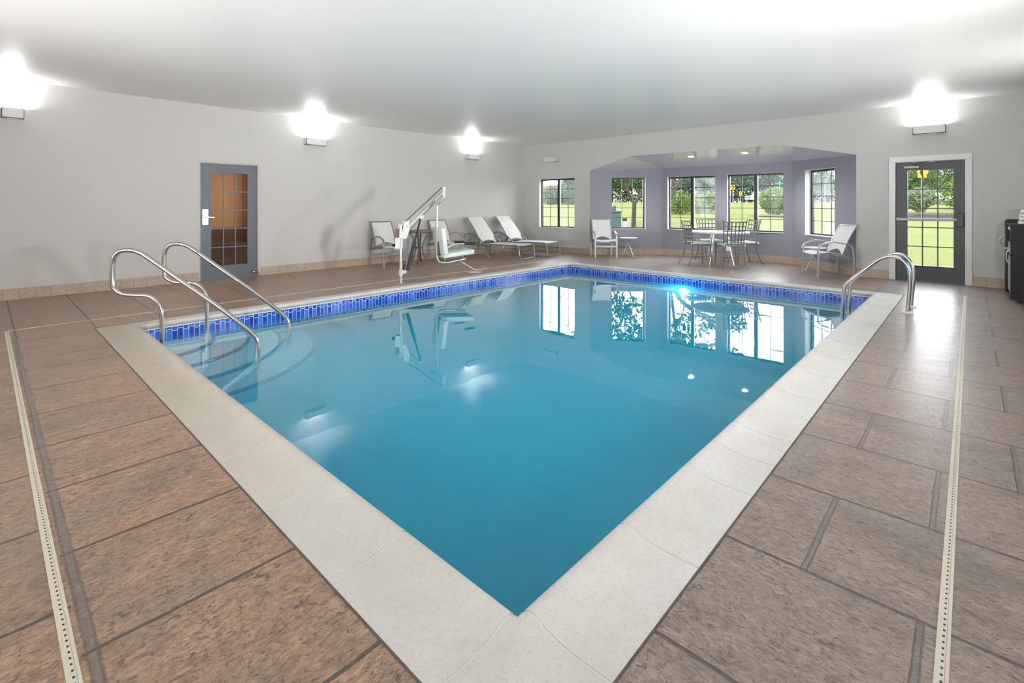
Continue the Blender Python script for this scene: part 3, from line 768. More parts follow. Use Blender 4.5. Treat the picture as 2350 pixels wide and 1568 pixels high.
# quarter-round entry steps in the far-left corner
for i, (rad, z) in enumerate(((.72, -.20), (1.08, -.235), (1.42, -.29), (1.80, -.36))):
    b = MB(); N = 36; c = (PX0, PY1); arc = [(c[0] + rad * math.cos(-PI / 2 * k / N), c[1] + rad * math.sin(-PI / 2 * k / N)) for k in range(N + 1)]
    zl = -1.34 if i == 3 else (-.235, -.29, -.36)[i]
    vs = [(c[0], c[1], z)] + [(x, y, z) for x, y in arc] + [(x, y, zl) for x, y in arc]
    fs = [(0, k + 2, k + 1) for k in range(N)] + [(k + 1, k + 2, k + 2 + N + 1, k + 1 + N + 1) for k in range(N)]
    b.add(vs, fs); stp = b.build('entry_step', M['plaster'], pool)
    b = MB(); r0, r1 = rad - .036, rad + .003; vs = []; fs = []
    for k in range(N + 1):
        a = -PI / 2 * k / N
        for r_, zz in ((r0, z + .002), (r1, z + .002), (r1, z - .025)): vs.append((c[0] + r_ * math.cos(a), c[1] + r_ * math.sin(a), zz))
    for k in range(N): fs += [(3 * k, 3 * k + 1, 3 * k + 4, 3 * k + 3), (3 * k + 1, 3 * k + 2, 3 * k + 5, 3 * k + 4)]
    b.add(vs, fs); b.build('step_nosing', M['stepblue'], stp)
# water body
b = MB(); g = .002
b.slot = 0; b.add([(PX0 + g, PY0 + g, ZW), (PX1 - g, PY0 + g, ZW), (PX1 - g, PY1 - g, ZW), (PX0 + g, PY1 - g, ZW)], [(0, 1, 2, 3)])
zz = zb + .003; n0 = len(b.v); b.v += [(PX0 + g, PY0 + g, zz), (PX1 - g, PY0 + g, zz), (PX1 - g, PY1 - g, zz), (PX0 + g, PY1 - g, zz)]
for f in [(n0 + 3, n0 + 2, n0 + 1, n0), (0, 1, n0 + 1, n0), (1, 2, n0 + 2, n0 + 1), (2, 3, n0 + 3, n0 + 2), (3, 0, n0, n0 + 3)]: b.f.append(f); b.sm.append(False); b.mi.append(1)
b.build('water', [M['water'], M['waterside']], pool)
# underwater light in the far wall
b = MB(); yl = 3.98; b.lathe([(0, 0), (.095, 0), (.10, .01)], (PX1 - .012, yl, -.33), 28, 'X'); pl_ = b.build('pool_light', M['poollamp'], pool)
b = MB(); b.lathe([(.095, .0), (.125, .0), (.13, .012)], (PX1 - .018, yl, -.33), 28, 'X'); b.build('light_ring', M['brushed'], pl_)

for q_ in [pl_] + [c for c in bpy.data.objects if c.parent == pl_]:      # round fitting flattened to the oval of its glare at the waterline
    for v in q_.data.vertices: v.co.z = (v.co.z + .33) * .55 - .285; v.co.y = yl + (v.co.y - yl) * 1.15
L = bpy.data.lights.new('pool_lamp', 'AREA'); L.shape = 'DISK'; L.size = .18; L.energy = 15; L.color = (.82, .95, 1)
o = bpy.data.objects.new('pool_lamp', L); COL.objects.link(o); o.parent = pl_; o.location = (PX1 - .03, yl, -.33); o.rotation_euler = (0, PI / 2, 0)

b = MB(); g = .008
for a, c in (((CX0 - g, CY0 - g), (CX0, CY1 + g)), ((CX1, CY0 - g), (CX1 + g, CY1 + g)), ((CX0, CY0 - g), (CX1, CY0)), ((CX0, CY1), (CX1, CY1 + g))): b.box((*a, -.02), (*c, .0012))
struct(b.build('trim_2', M['joint']))

# ------------------------------------------------------------------ deck drains
def drain(name, A, B, w, label):
    A, B = Vector(A), Vector(B); d = (B - A).normalized(); n = Vector((d.y, -d.x)); b = MB()
    p = [A, B, B + n * w, A + n * w]; h = .003
    b.add([(q.x, q.y, -.02) for q in p] + [(q.x, q.y, h) for q in p], [(4, 5, 6, 7), (0, 1, 5, 4), (1, 2, 6, 5), (2, 3, 7, 6), (3, 0, 4, 7)])
    o = b.build(name, M['drain'], uvf=lambda c: ((Vector((c.x, c.y)) - A).dot(d), (Vector((c.x, c.y)) - A).dot(n)))
    return tag(o, label, 'drain', 'beige slotted deck drains')
drain('deck_drain', (.160, -1.0), (.160, 7.515), .033, 'beige plastic slot drain running down the left deck beside the grey joint')
drain('deck_drain', (.16, 7.515), (10.3, 7.515), .022, 'thin beige slot drain between the lift post and the grey wall, along the far-left deck')
drain('deck_drain', (-1.0, .078), (9.9, .078), .033, 'beige plastic slot drain running down the right deck towards the outside door')

# ------------------------------------------------------------------ handrails and ladder
RAILP = [(0.0, -.37), (0.0, -.07), (-.056, .02), (-.136, .092), (-.399, .302), (-.836, .613), (-1.097, .802), (-1.192, .858), (-1.285, .880), (-1.378, .868), (-1.434, .81), (-1.452, .72), (-1.450, .55), (-1.425, .478), (-1.345, .432), (-1.24, .420), (-1.118, .415), (-1.035, .378), (-.978, .30), (-.957, .18), (-.953, -.09), (-.953, -.24)]
dd = Vector((1, -1, 0)).normalized()
def handrail(P0, label):
    b = MB(); b.tube(spline([Vector((P0[0], P0[1], 0)) + dd * s + Vector((0, 0, z)) for s, z in RAILP], 5), .0222, 16)
    root = thing('pool_handrail', label, 'handrail', (0, 0, 0), group='stainless entry handrails')
    b.build('rail_tube', M['rail'], root)
    for s, z in ((0, -.36), (-.953, -.20)):
        q = Vector((P0[0], P0[1], 0)) + dd * s; b = MB(); b.lathe([(0, .012), (.03, .012), (.055, .006), (.058, 0), (0, 0)], (q.x, q.y, z + .002), 24); b.build('escutcheon', M['flange'], root)
handrail((1.931, 5.377), 'curved stainless steel pool handrail nearer the camera, over the left coping')
handrail((2.496, 5.974), 'curved stainless steel pool handrail further back, in front of the blue-grey door')

root = thing('pool_ladder', 'stainless steel pool ladder with two hooped rails at the far right coping', 'ladder', (0, 0, 0))
LADP = [(.578, -.02), (.556, .30), (.552, .45), (.575, .575), (.645, .665), (.735, .692), (.82, .668), (.905, .607), (1.17, .34), (1.222, .27), (1.245, .16), (1.258, -.1), (1.262, -1.1)]
for X in (7.84, 8.32):
    b = MB(); b.tube(spline([(X, y, z) for y, z in LADP], 6), .0222, 16); b.build('side_rail', M['brushed'], root)
    b = MB(); b.lathe([(0, .022), (.028, .022), (.055, .014), (.066, .002), (.066, 0)], (X, .578, 0), 28); b.build('escutcheon', M['flange'], root)
for i in range(3):
    z = -.175 - .28 * i; b = MB(); b.bbox((7.84, 1.20, z - .02), (8.32, 1.28, z), .006); b.build('tread', M['brushed'], root)

# ------------------------------------------------------------------ wall sconces
def sconce(X, Y, z, rz, w, label, lit, group='white box wall sconces'):
    """local -Y is out of the wall"""
    root = thing('wall_sconce', label, 'wall lamp', (X, Y, z), rz, group)
    b = MB(); t = .006; d = .125; h = .14
    b.box((-w / 2, -d, 0), (w / 2, -d + t, h)); b.box((-w / 2, -d, 0), (w / 2, 0, t))
    b.box((-w / 2, -d, 0), (-w / 2 + t, 0, h)); b.box((w / 2 - t, -d, 0), (w / 2, 0, h)); b.box((-w / 2, -t, 0), (w / 2, 0, h))
    b.build('housing', M['sconce'], root)
    b = MB(); b.box((-w / 4, -.06, -.012), (w / 4, 0, 0)); b.build('mounting_plate', M['sconce'], root)
    b = MB(); b.cyl((-w * .4, -.062, .07), (w * .4, -.062, .07), .013, 12); b.build('tube_lamp', mat('lamp_tube_on' if lit else 'lamp_tube_off', (.9, .9, .9), .3, emit=((1, .97, .93), 6) if lit else None), root)
    if lit:
        L = bpy.data.lights.new('sconce_light', 'AREA'); L.shape = 'RECTANGLE'; L.size = w * .85; L.size_y = .07; L.energy = SCONCE_W * lit * (w / .43) ** .5; L.color = (.97, .98, 1)
        o = bpy.data.objects.new('sconce_light', L); COL.objects.link(o); o.parent = root; o.location = (0, -.062, .125); o.rotation_euler = (PI, 0, 0)
    return root
sconce(.295, YW, 2.565, 0, .225, 'small lit white box sconce at the far left edge of the wall', 1)
sconce(4.68, YW, 2.57, 0, .43, 'lit white box sconce on the wall right of the blue-grey door', 1)
sconce(9.05, YW, 2.575, 0, .43, 'lit white box sconce high above the two loungers', 1)
sconce(XW, 8.83, 2.575, -PI / 2, .50, 'unlit white box sconce above the small window near the corner', 0)
sconce(XW, .53, 2.575, -PI / 2, .43, 'lit white box sconce above the charcoal outside door', 1)
def fill_lamp(X, Y, z, rz, label, pw=1):  # added lamp on an unseen wall, there to fill the room with light
    root = thing('added_fill_lamp', label, 'wall lamp', (X, Y, z), rz, 'added fill lamps on the walls behind the camera')
    b = MB(); b.bbox((-.32, -.06, 0), (.32, 0, .22), .006); b.build('housing', M['sconce'], root)
    b = MB(); b.bbox((-.30, -.11, .015), (.30, -.06, .205), .01); b.build('diffuser', M['diffuser'], root)
    L = bpy.data.lights.new('fill_lamp_light', 'AREA'); L.shape = 'RECTANGLE'; L.size = .58; L.size_y = .18; L.energy = FILL_W * pw; L.color = (1, .985, .965); L.spread = R(95)
    o = bpy.data.objects.new('fill_lamp_light', L); COL.objects.link(o); o.parent = root; o.location = (0, -.125, .11)
    o.rotation_euler = (-PI / 2 - R(17), 0, 0)
for (x, y, rz, wh, pw) in ((8.0, YR, PI, 'on the right-hand wall nearest the towel cabinet', .55), (4.7, YR, PI, 'middle of the right-hand wall', 1.15), (2.4, YR, PI, 'right-hand wall, level with the near pool corner', .6), (-.2, YR, PI, 'right-hand wall, behind the camera', .4),
                       (XF, -1.2, PI / 2, 'wall behind the camera, nearest the right', .5), (XF, 2.7, PI / 2, 'wall behind the camera, second from the right', .55), (XF, 4.5, PI / 2, 'wall behind the camera, second from the left', .55), (XF, 6.2, PI / 2, 'wall behind the camera, furthest left', .5)):
    fill_lamp(x, y, 1.25, rz, 'added unseen fill lamp ' + wh, pw)

# downlights in the bay ceiling
def bayz(X): return ZARCH + (ZBAY - ZARCH) * (X - XW) / 1.4
for (X, Y, lb) in ((11.62, 4.93, 'left one of two round recessed downlights in the violet bay ceiling'), (11.62, 3.70, 'right one of two round recessed downlights in the violet bay ceiling')):
    root = thing('recessed_downlight', lb, 'ceiling lamp', (X, Y, bayz(X) - .001), 0, 'bay downlights')
    root.rotation_euler = (0, math.atan((ZARCH - ZBAY) / 1.4), 0)
    b = MB(); b.lathe([(.085, 0), (.09, -.006), (.075, -.010), (.068, -.004)], (0, 0, 0), 32); b.build('trim_ring', M['whitetrim'], root)
    b = MB(); b.lathe([(0, -.012), (.04, -.010), (.070, -.003), (.070, 0)], (0, 0, 0), 32); b.build('lens', M['lampwhite'], root)
    L = bpy.data.lights.new('downlight', 'SPOT'); L.spot_size = R(150); L.spot_blend = .6; L.shadow_soft_size = .015; L.energy = 60; L.color = (1, .94, .84)
    o = bpy.data.objects.new('downlight', L); COL.objects.link(o); o.parent = root; o.location = (0, 0, -.018)

# ------------------------------------------------------------------ sling chairs
def sling_chair(label, group, metal, fabric):
    root = thing('sling_chair', label, 'chair', group=group)
    hw = .275; yf, yb = -.30, .34
    for s in (-1, 1):
        x = s * hw
        path = fillet([(x, yf, 0), (x, yf + .01, .585), (x, -.05, .665), (x, .30, .60), (x, yb, .38), (x, yb + .01, 0)], [.11, .25, .12, .4], 7)
        b = MB(); b.bar(path, .022, .040, up=(0, 1, .0) if 0 else None); b.build('side_frame', metal, root)
        b = MB(); b.bar(spline([(x * .94, yf + .02, .425), (x * .94, -.12, .455), (x * .94, .08, .435), (x * .94, yb, .335)], 6), .034, .02); b.build('seat_rail', metal, root)
    b = MB(); b.box((-hw, yf - .01, .265), (hw, yf + .012, .305)); b.build('front_stretcher', metal, root)
    b = MB(); b.box((-hw, yb - .02, .335), (hw, yb + .0, .37)); b.build('rear_stretcher', metal, root)
    rows = []
    for y, z in ((yf - .01, .425), (-.25, .452), (-.1, .452), (.05, .432), (.2, .405)):
        rows.append([(x, y, z - .018 * (1 - (x / .25) ** 2)) for x in (-.25, -.17, -.08, 0, .08, .17, .25)])
    b = MB(); b.sheet(rows, .012); b.build('seat', fabric, root)
    # back: sling with an arched cut-out at the bottom, in a slim frame
    def bp(x, t): return (x, .145 + .25 * t + .02 * math.sin(t * PI) * -1 + .018 * (1 - (x / .25) ** 2), .42 + .535 * t)
    rows = []
    xs = [-.235, -.16, -.08, 0, .08, .16, .235]
    for t in (0, .2, .4, .6, .8, 1.0):
        rows.append([bp(x, t + (1 - t) * .17 * max(0, 1 - (x / .235) ** 2)) for x in xs])
    b = MB(); b.sheet(rows, .012); b.build('backrest', fabric, root)
    b = MB(); b.bar(fillet([bp(-.25, -.06), bp(-.25, .5), bp(-.25, 1.01), bp(.25, 1.01), bp(.25, .5), bp(.25, -.06)], .015), .020, .024); b.build('back_frame', metal, root)
    return root
ch = sling_chair('grey-framed sling armchair by the wall, just left of the pool lift post', 'sling armchairs', M['chairgrey'], M['sling'])
ch.location = (6.17, 9.48, 0); ch.rotation_euler = (0, 0, face(-.10, -1))
dup(ch, (7.78, 9.45, 0), face(-.05, -1), 'grey-framed sling armchair behind the hanging seat of the pool lift')
c2 = sling_chair('silver-framed white sling armchair at the left end of the violet bay', 'sling armchairs', M['chairsilver'], M['slingw'])
c2.location = (11.06, 7.02, 0); c2.rotation_euler = (0, 0, face(-.72, -.69))
dup(c2, (10.98, 2.02, 0), face(-.62, .785), 'silver-framed white sling armchair at the right end of the bay, turned away from the door')

# ------------------------------------------------------------------ chaise loungers
def lounger(label):
    root = thing('chaise_lounger', label, 'lounger', group='chaise loungers by the corner')
    hw = .33; zf = .35; m = M['chairgrey']
    for s in (-1, 1):
        x = s * hw
        b = MB(); b.bar(spline([(x, -.88, zf), (x, -.4, zf - .002), (x, .3, .335), (x, .86, .33)], 5), .024, .03); b.build('side_rail', m, root)
        b = MB(); b.bar(spline([(x * 1.06, .93, 0), (x * 1.06, .86, .30), (x * 1.06, .80, .50), (x * 1.06, .70, .585), (x * 1.06, .54, .585), (x * 1.06, .32, .50), (x * 1.06, .14, .34), (x * 1.06, .04, .17), (x * 1.06, -.02, 0)], 5), .036, .018, up=(1, 0, 0)); b.build('arm', m, root)
        b = MB(); b.bar([(x * .95, .80, .35), (x * .95, .55, .50)], .012, .02)
        for k in range(4): b.box((x * .95 - .006, .57 + k * .055, .41 - k * .03), (x * .95 + .006, .583 + k * .055, .46 - k * .03))
        b.build('ratchet', m, root)
    b = MB(); b.tube(fillet([(-hw, -.86, zf), (-hw - .0, -.93, zf - .01), (-hw - .0, -.97, .02), (hw, -.97, .02), (hw, -.93, zf - .01), (hw, -.86, zf)], [.04, .08, .08, .04], 6), .0125, 10); b.build('foot_loop', m, root)
    b = MB(); b.tube(fillet([(-hw, -.86, zf - .01), (-hw * .72, -.84, .24), (hw * .72, -.84, .24), (hw, -.86, zf - .01)], .05, 5), .010, 8); b.build('foot_brace', m, root)
    b = MB(); b.tube(fillet([(-hw, .12, .33), (-hw * .7, .12, .24), (hw * .7, .12, .24), (hw, .12, .33)], .05, 5), .010, 8); b.build('cross_brace', m, root)
    b = MB(); b.box((-hw, .84, .315), (hw, .865, .345)); b.build('rear_bar', m, root)
    for s in (-1, 1): b = MB(); b.bar([(s * hw, -.9, .185), (s * hw, .0, .205)], .016, .016); b.build('lower_rail', m, root)
    rows = [[(x, y, z - .014 * (1 - (x / .32) ** 2)) for x in (-.32, -.2, -.1, 0, .1, .2, .32)] for y, z in ((-.89, zf + .006), (-.6, zf + .006), (-.3, zf + .004), (0, zf), (.28, zf - .006))]
    b = MB(); b.sheet(rows, .012); b.build('seat', M['sling'], root)
    def bp(x, t): return (x, .26 + .47 * t ** 1.25, .36 + .665 * t - .0 * t)
    rows = [[bp(x, t + (1 - t) * .10 * max(0, 1 - (x / .31) ** 2)) for x in (-.31, -.2, -.1, 0, .1, .2, .31)] for t in (0, .15, .35, .55, .75, .9, 1)]
    b = MB(); b.sheet(rows, .012); b.build('backrest', M['sling'], root)
    b = MB(); b.bar([bp(-.322, t) for t in (-.0, .15, .35, .55, .75, .9, 1)], .018, .026); b.bar([bp(.322, t) for t in (0, .15, .35, .55, .75, .9, 1)], .018, .026); b.bar([bp(-.322, 1), bp(.322, 1)], .018, .02); b.build('back_frame', m, root)
    return root
lg = lounger('white sling chaise lounger with raised back, left of the pair near the corner')
lg.location = (9.08, 9.0, 0); lg.rotation_euler = (0, 0, face(.13, -1))
dup(lg, (10.17, 9.02, 0), face(.13, -1), 'white sling chaise lounger with raised back, nearer the corner and the small window')

# ------------------------------------------------------------------ tables
root = thing('side_table', 'dark bronze round side table with curved legs between the two sling chairs behind the lift', 'table', (6.97, 9.45, 0), .35)
b = MB(); b.lathe([(0, .755), (.335, .755), (.35, .748), (.352, .72), (.345, .705), (.33, .70), (0, .70)], (0, 0, 0), 48); b.build('tabletop', M['darkmetal'], root)
for k in range(4):
    a = PI / 2 * k + .4; c, s = math.cos(a), math.sin(a)
    pts = [(.27, .70), (.20, .66), (.13, .55), (.085, .40), (.085, .28), (.12, .15), (.18, .05), (.25, .0)]
    b = MB(); b.bar(spline([(r_ * c, r_ * s, z) for r_, z in pts], 5), .04, .022); b.build('leg', M['darkmetal'], root)
b = MB(); b.lathe([(0, .36), (.09, .36), (.095, .345), (.09, .33), (0, .33)], (0, 0, 0), 24); b.build('leg_hub', M['darkmetal'], root)

root = thing('round_dining_table', 'large round white table in the bay with four iron chairs', 'table', (11.5, 4.2, 0), .5)
b = MB(); b.lathe([(0, .745), (.60, .745), (.617, .738), (.62, .722), (.61, .708), (.58, .702), (0, .702)], (0, 0, 0), 72); b.build('tabletop', M['tabletop'], root)
for k in range(4):
    a = PI / 2 * k + PI / 4; c, s = math.cos(a), math.sin(a)
    b = MB(); b.taper([(.20 * c, .20 * s, .70), (.27 * c, .27 * s, .35), (.36 * c, .36 * s, 0)], [.028, .022, .015], 8); b.build('leg', M['satin'], root)
b = MB(); b.lathe([(0, .70), (.24, .70), (.24, .685), (0, .685)], (0, 0, 0), 32); b.build('support_plate', M['satin'], root)

def small_table(loc, label, rz):
    root = thing('small_round_table', label, 'table', loc, rz, 'small white side tables')
    b = MB(); b.lathe([(0, .49), (.23, .49), (.24, .484), (.24, .474), (.232, .468), (0, .468)], (0, 0, 0), 48); b.build('tabletop', M['tabletop'], root)
    for k in range(3):
        a = 2 * PI / 3 * k; c, s = math.cos(a), math.sin(a); a2 = a + 2.2
        b = MB(); b.taper([(-.09 * c + .03 * s, -.09 * s - .03 * c, .47), (.02 * s, -.02 * c, .36), (.17 * c, .17 * s, 0)], [.017, .013, .010], 8); b.build('leg', M['chairsilver'], root)
    return root
st = small_table((11.60, 6.60, 0), 'small round white side table beside the left bay armchair', .3)
dup(st, (11.50, 2.32, 0), 1.9, 'small round white side table tucked behind the right bay armchair')

# ------------------------------------------------------------------ wrought-iron chairs
def iron_chair(label):
    root = thing('iron_chair', label, 'chair', group='wrought iron chairs round the white table')
    m = M['iron']; hw = .20
    for s in (-1, 1):
        b = MB(); b.tube(spline([(s * .205, -.20, .45), (s * .215, -.215, .25), (s * .225, -.235, .0)], 4), .011, 8); b.lathe([(0, 0), (.02, 0), (.018, .012), (0, .014)], (s * .225, -.235, 0), 12); b.build('leg', m, root)
        b = MB(); b.tube(spline([(s * .205, .20, .46), (s * .215, .215, .30), (s * .235, .265, .12), (s * .262, .33, .0)], 5), .011, 8); b.lathe([(0, 0), (.022, 0), (.02, .012), (0, .014)], (s * .262, .33, 0), 12); b.build('leg', m, root)
        b = MB(); b.tube(spline([(s * .205, .20, .44), (s * .215, .215, .62), (s * .228, .25, .85), (s * .24, .29, 1.0)], 5), .011, 8); b.lathe([(0, .03), (.010, .022), (.013, .01), (.006, 0)], (s * .24, .29, .995), 10); b.build('back_post', m, root)
    b = MB(); b.tube([(-.205, -.20, .455), (.205, -.20, .455), (.205, .20, .455), (-.205, .20, .455)], .010, 8, closed=True); b.build('seat_frame', m, root)
    b = MB()
    for (p, q) in (((-.22, -.225, .2), (-.225, .235, .2)), ((.22, -.225, .2), (.225, .235, .2)), ((-.222, 0, .2), (.222, 0, .2))): b.tube([p, q], .006, 8)
    b.build('stretcher', m, root)
    b = MB()                                                     # woven lattice of flat bands, bowed backwards
    def bp(u, t): return (u * (.205 + .032 * t), .205 + .075 * t + .045 * (1 - u * u), .50 + .48 * t)
    for i in range(6):
        t = i / 5; b.bar([bp(u, t) for u in (-1, -.6, -.2, .2, .6, 1)], .004 if i else .006, .024)
    for j in range(5):
        u = -.68 + .34 * j; b.bar([bp(u, t) for t in (0, .25, .5, .75, 1)], .026, .004, up=(0, 1, 0))
    b.build('back_lattice', m, root)
    b = MB(); rows = []
    b.bbox((-.205, -.22, .466), (.205, .195, .515), .022); cu = b.build('seat_cushion', M['cushion'], root)
    b = MB()
    for s in (-1, 1): b.bar(spline([(s * .19, .19, .49), (s * .21, .235, .50), (s * .225, .25, .46)], 4), .02, .004); b.bar(spline([(s * .2, .2, .49), (s * .235, .225, .505), (s * .25, .21, .47)], 4), .02, .004)
    b.build('tie', M['cushion'], cu)
    return root
ic = iron_chair('grey wrought-iron lattice chair with white cushion, left of the round table')
ic.location = (11.08, 4.55, 0); ic.rotation_euler = (0, 0, face(.74, -.68))
dup(ic, (11.95, 4.58, 0), face(-.70, -.70), 'grey wrought-iron lattice chair behind the round table, facing the pool')
cf = dup(ic, (11.06, 3.83, 0), face(.76, .65), 'grey wrought-iron lattice chair seen from behind, with a white tag hanging on it')
dup(ic, (11.93, 3.84, 0), face(-.72, .69), 'grey wrought-iron lattice chair right of the round table, before the second bay window')
b = MB(); b.bbox((.105, .265, .375), (.185, .272, .465), .002); b.bar([(.145, .268, .46), (.15, .22, .49)], .01, .002); b.build('cushion_tag', M['tag'], cf)

# ------------------------------------------------------------------ pool lift
root = thing('pool_lift', 'white and steel hoist for lowering a seated swimmer into the pool', 'pool lift', (0, 0, 0))
def W3(x, y, D): return Vector(at_px(x, y, D))
base = W3(920, 650, 8.47); bx, by = base.x, base.y
b = MB(); b.cyl((bx, by, 0), (bx, by, .99), .026, 20); b.lathe([(0, .006), (.05, .006), (.06, 0)], (bx, by, 0), 24); b.build('post', M['liftsteel'], root)
b = MB(); b.cyl((bx, by, .60), (bx, by, .88), .036, 20); b.cyl((bx - .02, by + .022, .8), (bx - .02, by + .022, 1.02), .013, 12); b.build('post_sleeve', M['liftwhite'], root)
P1, P2 = W3(931, 519, 8.47), W3(1017, 433, 9.0); Q1, Q2 = W3(933, 528, 8.47), W3(1017, 442, 9.0)
ax = (P2 - P1).normalized(); sd = ax.cross(Vector((0, 0, 1))).normalized()
b = MB()
for s in (-1, 1):
    o = sd * .035 * s; pts = [W3(926, 508, 8.47) + o, W3(936, 506, 8.47) + o, W3(937, 528, 8.47) + o, W3(930, 548, 8.47) + o, W3(921, 548, 8.47) + o, W3(920, 536, 8.47) + o]
    n = len(pts); tt = sd * .005; b.add([p - tt for p in pts] + [p + tt for p in pts], [tuple(range(n)), tuple(range(2 * n - 1, n - 1, -1))] + [(i, (i + 1) % n, (i + 1) % n + n, i + n) for i in range(n)])
b.build('pivot_bracket', M['liftwhite'], root)
b = MB()
for (x, y) in ((931.5, 509.5), (931.5, 520)): p = W3(x, y, 8.47); b.cyl(p - sd * .05, p + sd * .05, .014, 12)
b.build('pivot_bolts', M['liftsteel'], root)
b = MB(); b.bar([W3(934, 524, 8.47), W3(1017, 440, 9.0)], .035, .05, up=(0, 0, 1)); arm = b.build('main_arm', M['liftsteel'], root)
p0, p1 = W3(934, 524, 8.47), W3(1017, 440, 9.0)
b = MB(); q0, q1 = p0.lerp(p1, .58), p0.lerp(p1, .74); off = sd * (.0195 if sd.dot(Vector((0, 0, CAM_H)) - p0) > 0 else -.0195)
for k in range(9): a = q0.lerp(q1, k / 9); c = q0.lerp(q1, (k + .62) / 9); b.bar([a + off, c + off], .003, .022 if k % 3 else .014, up=(0, 0, 1))
b.build('arm_lettering', M['signblack'], arm)
b = MB(); b.tube([W3(930, 509, 8.47), W3(1016, 429, 9.0)], .011, 10); b.build('parallel_rod', M['roddark'], root)
b = MB(); b.tube([W3(937, 531, 8.47), W3(1014, 448, 9.0)], .007, 8); b.build('lower_rod', M['roddark'], root)
b = MB(); b.bbox((-.03, -.03, 0), (.03, .03, .20), .008)
rm = MB(); rm.v = [tuple(W3(1018, 454, 9) + Vector(v)) for v in b.v]; rm.f, rm.sm, rm.mi = b.f, b.sm, b.mi; rm.build('arm_head', M['liftwhite'], root)
fw = Vector((.955, -.296, 0)); bk = Vector((.296, .955, 0))      # seat faces along the pool edge
hang = spline([W3(1017, 452, 9), W3(1013, 459, 9), W3(1005, 468, 9), W3(1003, 480, 9), W3(1003, 540, 9), W3(1003, 585, 9), W3(1006, 598, 9), W3(1015, 603, 9), W3(1030, 602, 9.04), W3(1050, 598, 9.12), W3(1068, 594, 9.2)], 5)
b = MB(); b.tube(hang, .021, 14); b.build('hanger_tube', M['liftsteel'], root)
sc0 = W3(1004, 590, 9.0)
def SL(a, c, z): return Vector((sc0.x, sc0.y, 0)) + fw * a + bk * c + Vector((0, 0, z))     # along facing, sideways, height
def prism(b, a0, a1, c0, c1, zf0, zf1, th, r=.02):
    """seat-like slab between a0..a1 with heights zf0 -> zf1, rounded by bevel"""
    bm = bmesh.new(); bmesh.ops.create_cube(bm, size=1); bm.verts.ensure_lookup_table()
    for v in bm.verts:
        f = v.co.x + .5; a = a0 + (a1 - a0) * f; c = c0 + (c1 - c0) * (v.co.y + .5); z = zf0 + (zf1 - zf0) * f + th * (v.co.z + .5); v.co = SL(a, c, z)
    bmesh.ops.bevel(bm, geom=bm.edges[:], offset=r, segments=3, profile=.5, affect='EDGES'); bm.verts.index_update()
    b.add([v.co for v in bm.verts], [[v.index for v in f.verts] for f in bm.faces], True); bm.free()
b = MB(); prism(b, .05, .66, -.20, .20, .375, .43, .09, .03); b.build('seat', M['liftseat'], root)
b = MB(); bm_pts = []
# backrest: tall rounded slab leaning a little backwards, facing the same way as the seat
bm = bmesh.new(); bmesh.ops.create_cube(bm, size=1)
for v in bm.verts:
    z = .44 + .50 * (v.co.z + .5); a = .035 + .09 * (v.co.x + .5) - .06 * (v.co.z + .5); v.co = SL(a, v.co.y * .50, z)
bmesh.ops.bevel(bm, geom=bm.edges[:], offset=.03, segments=3, profile=.5, affect='EDGES'); bm.verts.index_update()
b.add([v.co for v in bm.verts], [[v.index for v in f.verts] for f in bm.faces], True); bm.free(); b.build('backrest', M['liftseat'], root)
b = MB(); a_, b_ = SL(.0, -.05, .42), SL(.06, .05, .68); b.box((min(a_.x, b_.x), min(a_.y, b_.y), .42), (max(a_.x, b_.x), max(a_.y, b_.y), .68)); b.build('seat_bracket', M['rusty'], root)
for s in (-1, 1):
    b = MB(); pts = spline([SL(.05, s * .20, .46), SL(.12, s * .235, .58), SL(.24, s * .235, .635), SL(.40, s * .235, .635), SL(.62, s * .235, .635)], 5)
    b.tube(pts, .013, 10); ar = b.build('armrest', M['liftsteel'], root)
    b = MB(); b.tube([SL(.43, s * .235, .635), SL(.64, s * .235, .635)], .021, 12); b.build('grip', M['blackrub'], ar)
b = MB(); b.tube(spline([SL(.34, 0, .33), SL(.42, 0, .30), SL(.62, .0, .19), SL(.74, 0, .12), SL(.90, 0, .095)], 5), .014, 10); b.build('footrest', M['liftsteel'], root)
A0, A1 = W3(935, 621, 8.42), W3(966, 499, 8.68)
b = MB(); mid = A0.lerp(A1, .5); b.tube([A0, A0.lerp(A1, .55)], .030, 16); b.build('actuator', M['navy'], root)
b = MB(); b.tube([A0.lerp(A1, .5), A1], .016, 12); b.build('actuator_rod', M['blackrub'], root)
b = MB(); b.bbox((-.04, -.04, -.03), (.04, .04, .04), .01); t_ = MB(); t_.v = [tuple(A1 + Vector(v)) for v in b.v]; t_.f, t_.sm, t_.mi = b.f, b.sm, b.mi; t_.build('actuator_clevis', M['liftwhite'], root)
b = MB(); p = W3(927, 500, 8.47)
b.tube([W3(925, 622, 8.45), W3(929, 607, 8.44)], .012, 8); b.build('cable', M['blackrub'], root)
b = MB(); q = W3(934, 624, 8.44); b.bbox((bx - .03, by - .04, .165), (q.x + .03, q.y + .045, .235), .01); b.cyl((bx, by, .13), (bx, by, .24), .034, 16); b.build('lower_bracket', M['liftwhite'], root)
def cambox(name, x0, y0, x1, y1, D, th, m, par):
    """small housing with its face across the view at depth D"""
    pts = [W3(x, y, D) for x, y in ((x0, y1), (x1, y1), (x1, y0), (x0, y0))]; n = Vector((CA, SA, 0)) * th
    b = MB(); b.add([p for p in pts] + [p + n for p in pts], [(0, 1, 2, 3), (7, 6, 5, 4), (0, 4, 5, 1), (1, 5, 6, 2), (2, 6, 7, 3), (3, 7, 4, 0)]); return b.build(name, m, par)
cb = cambox('control_box', 907, 546, 918, 571, 8.38, .12, M['liftwhite'], root)
cambox('battery_pack', 907, 526, 915, 548, 8.44, .10, M['rusty'], root)
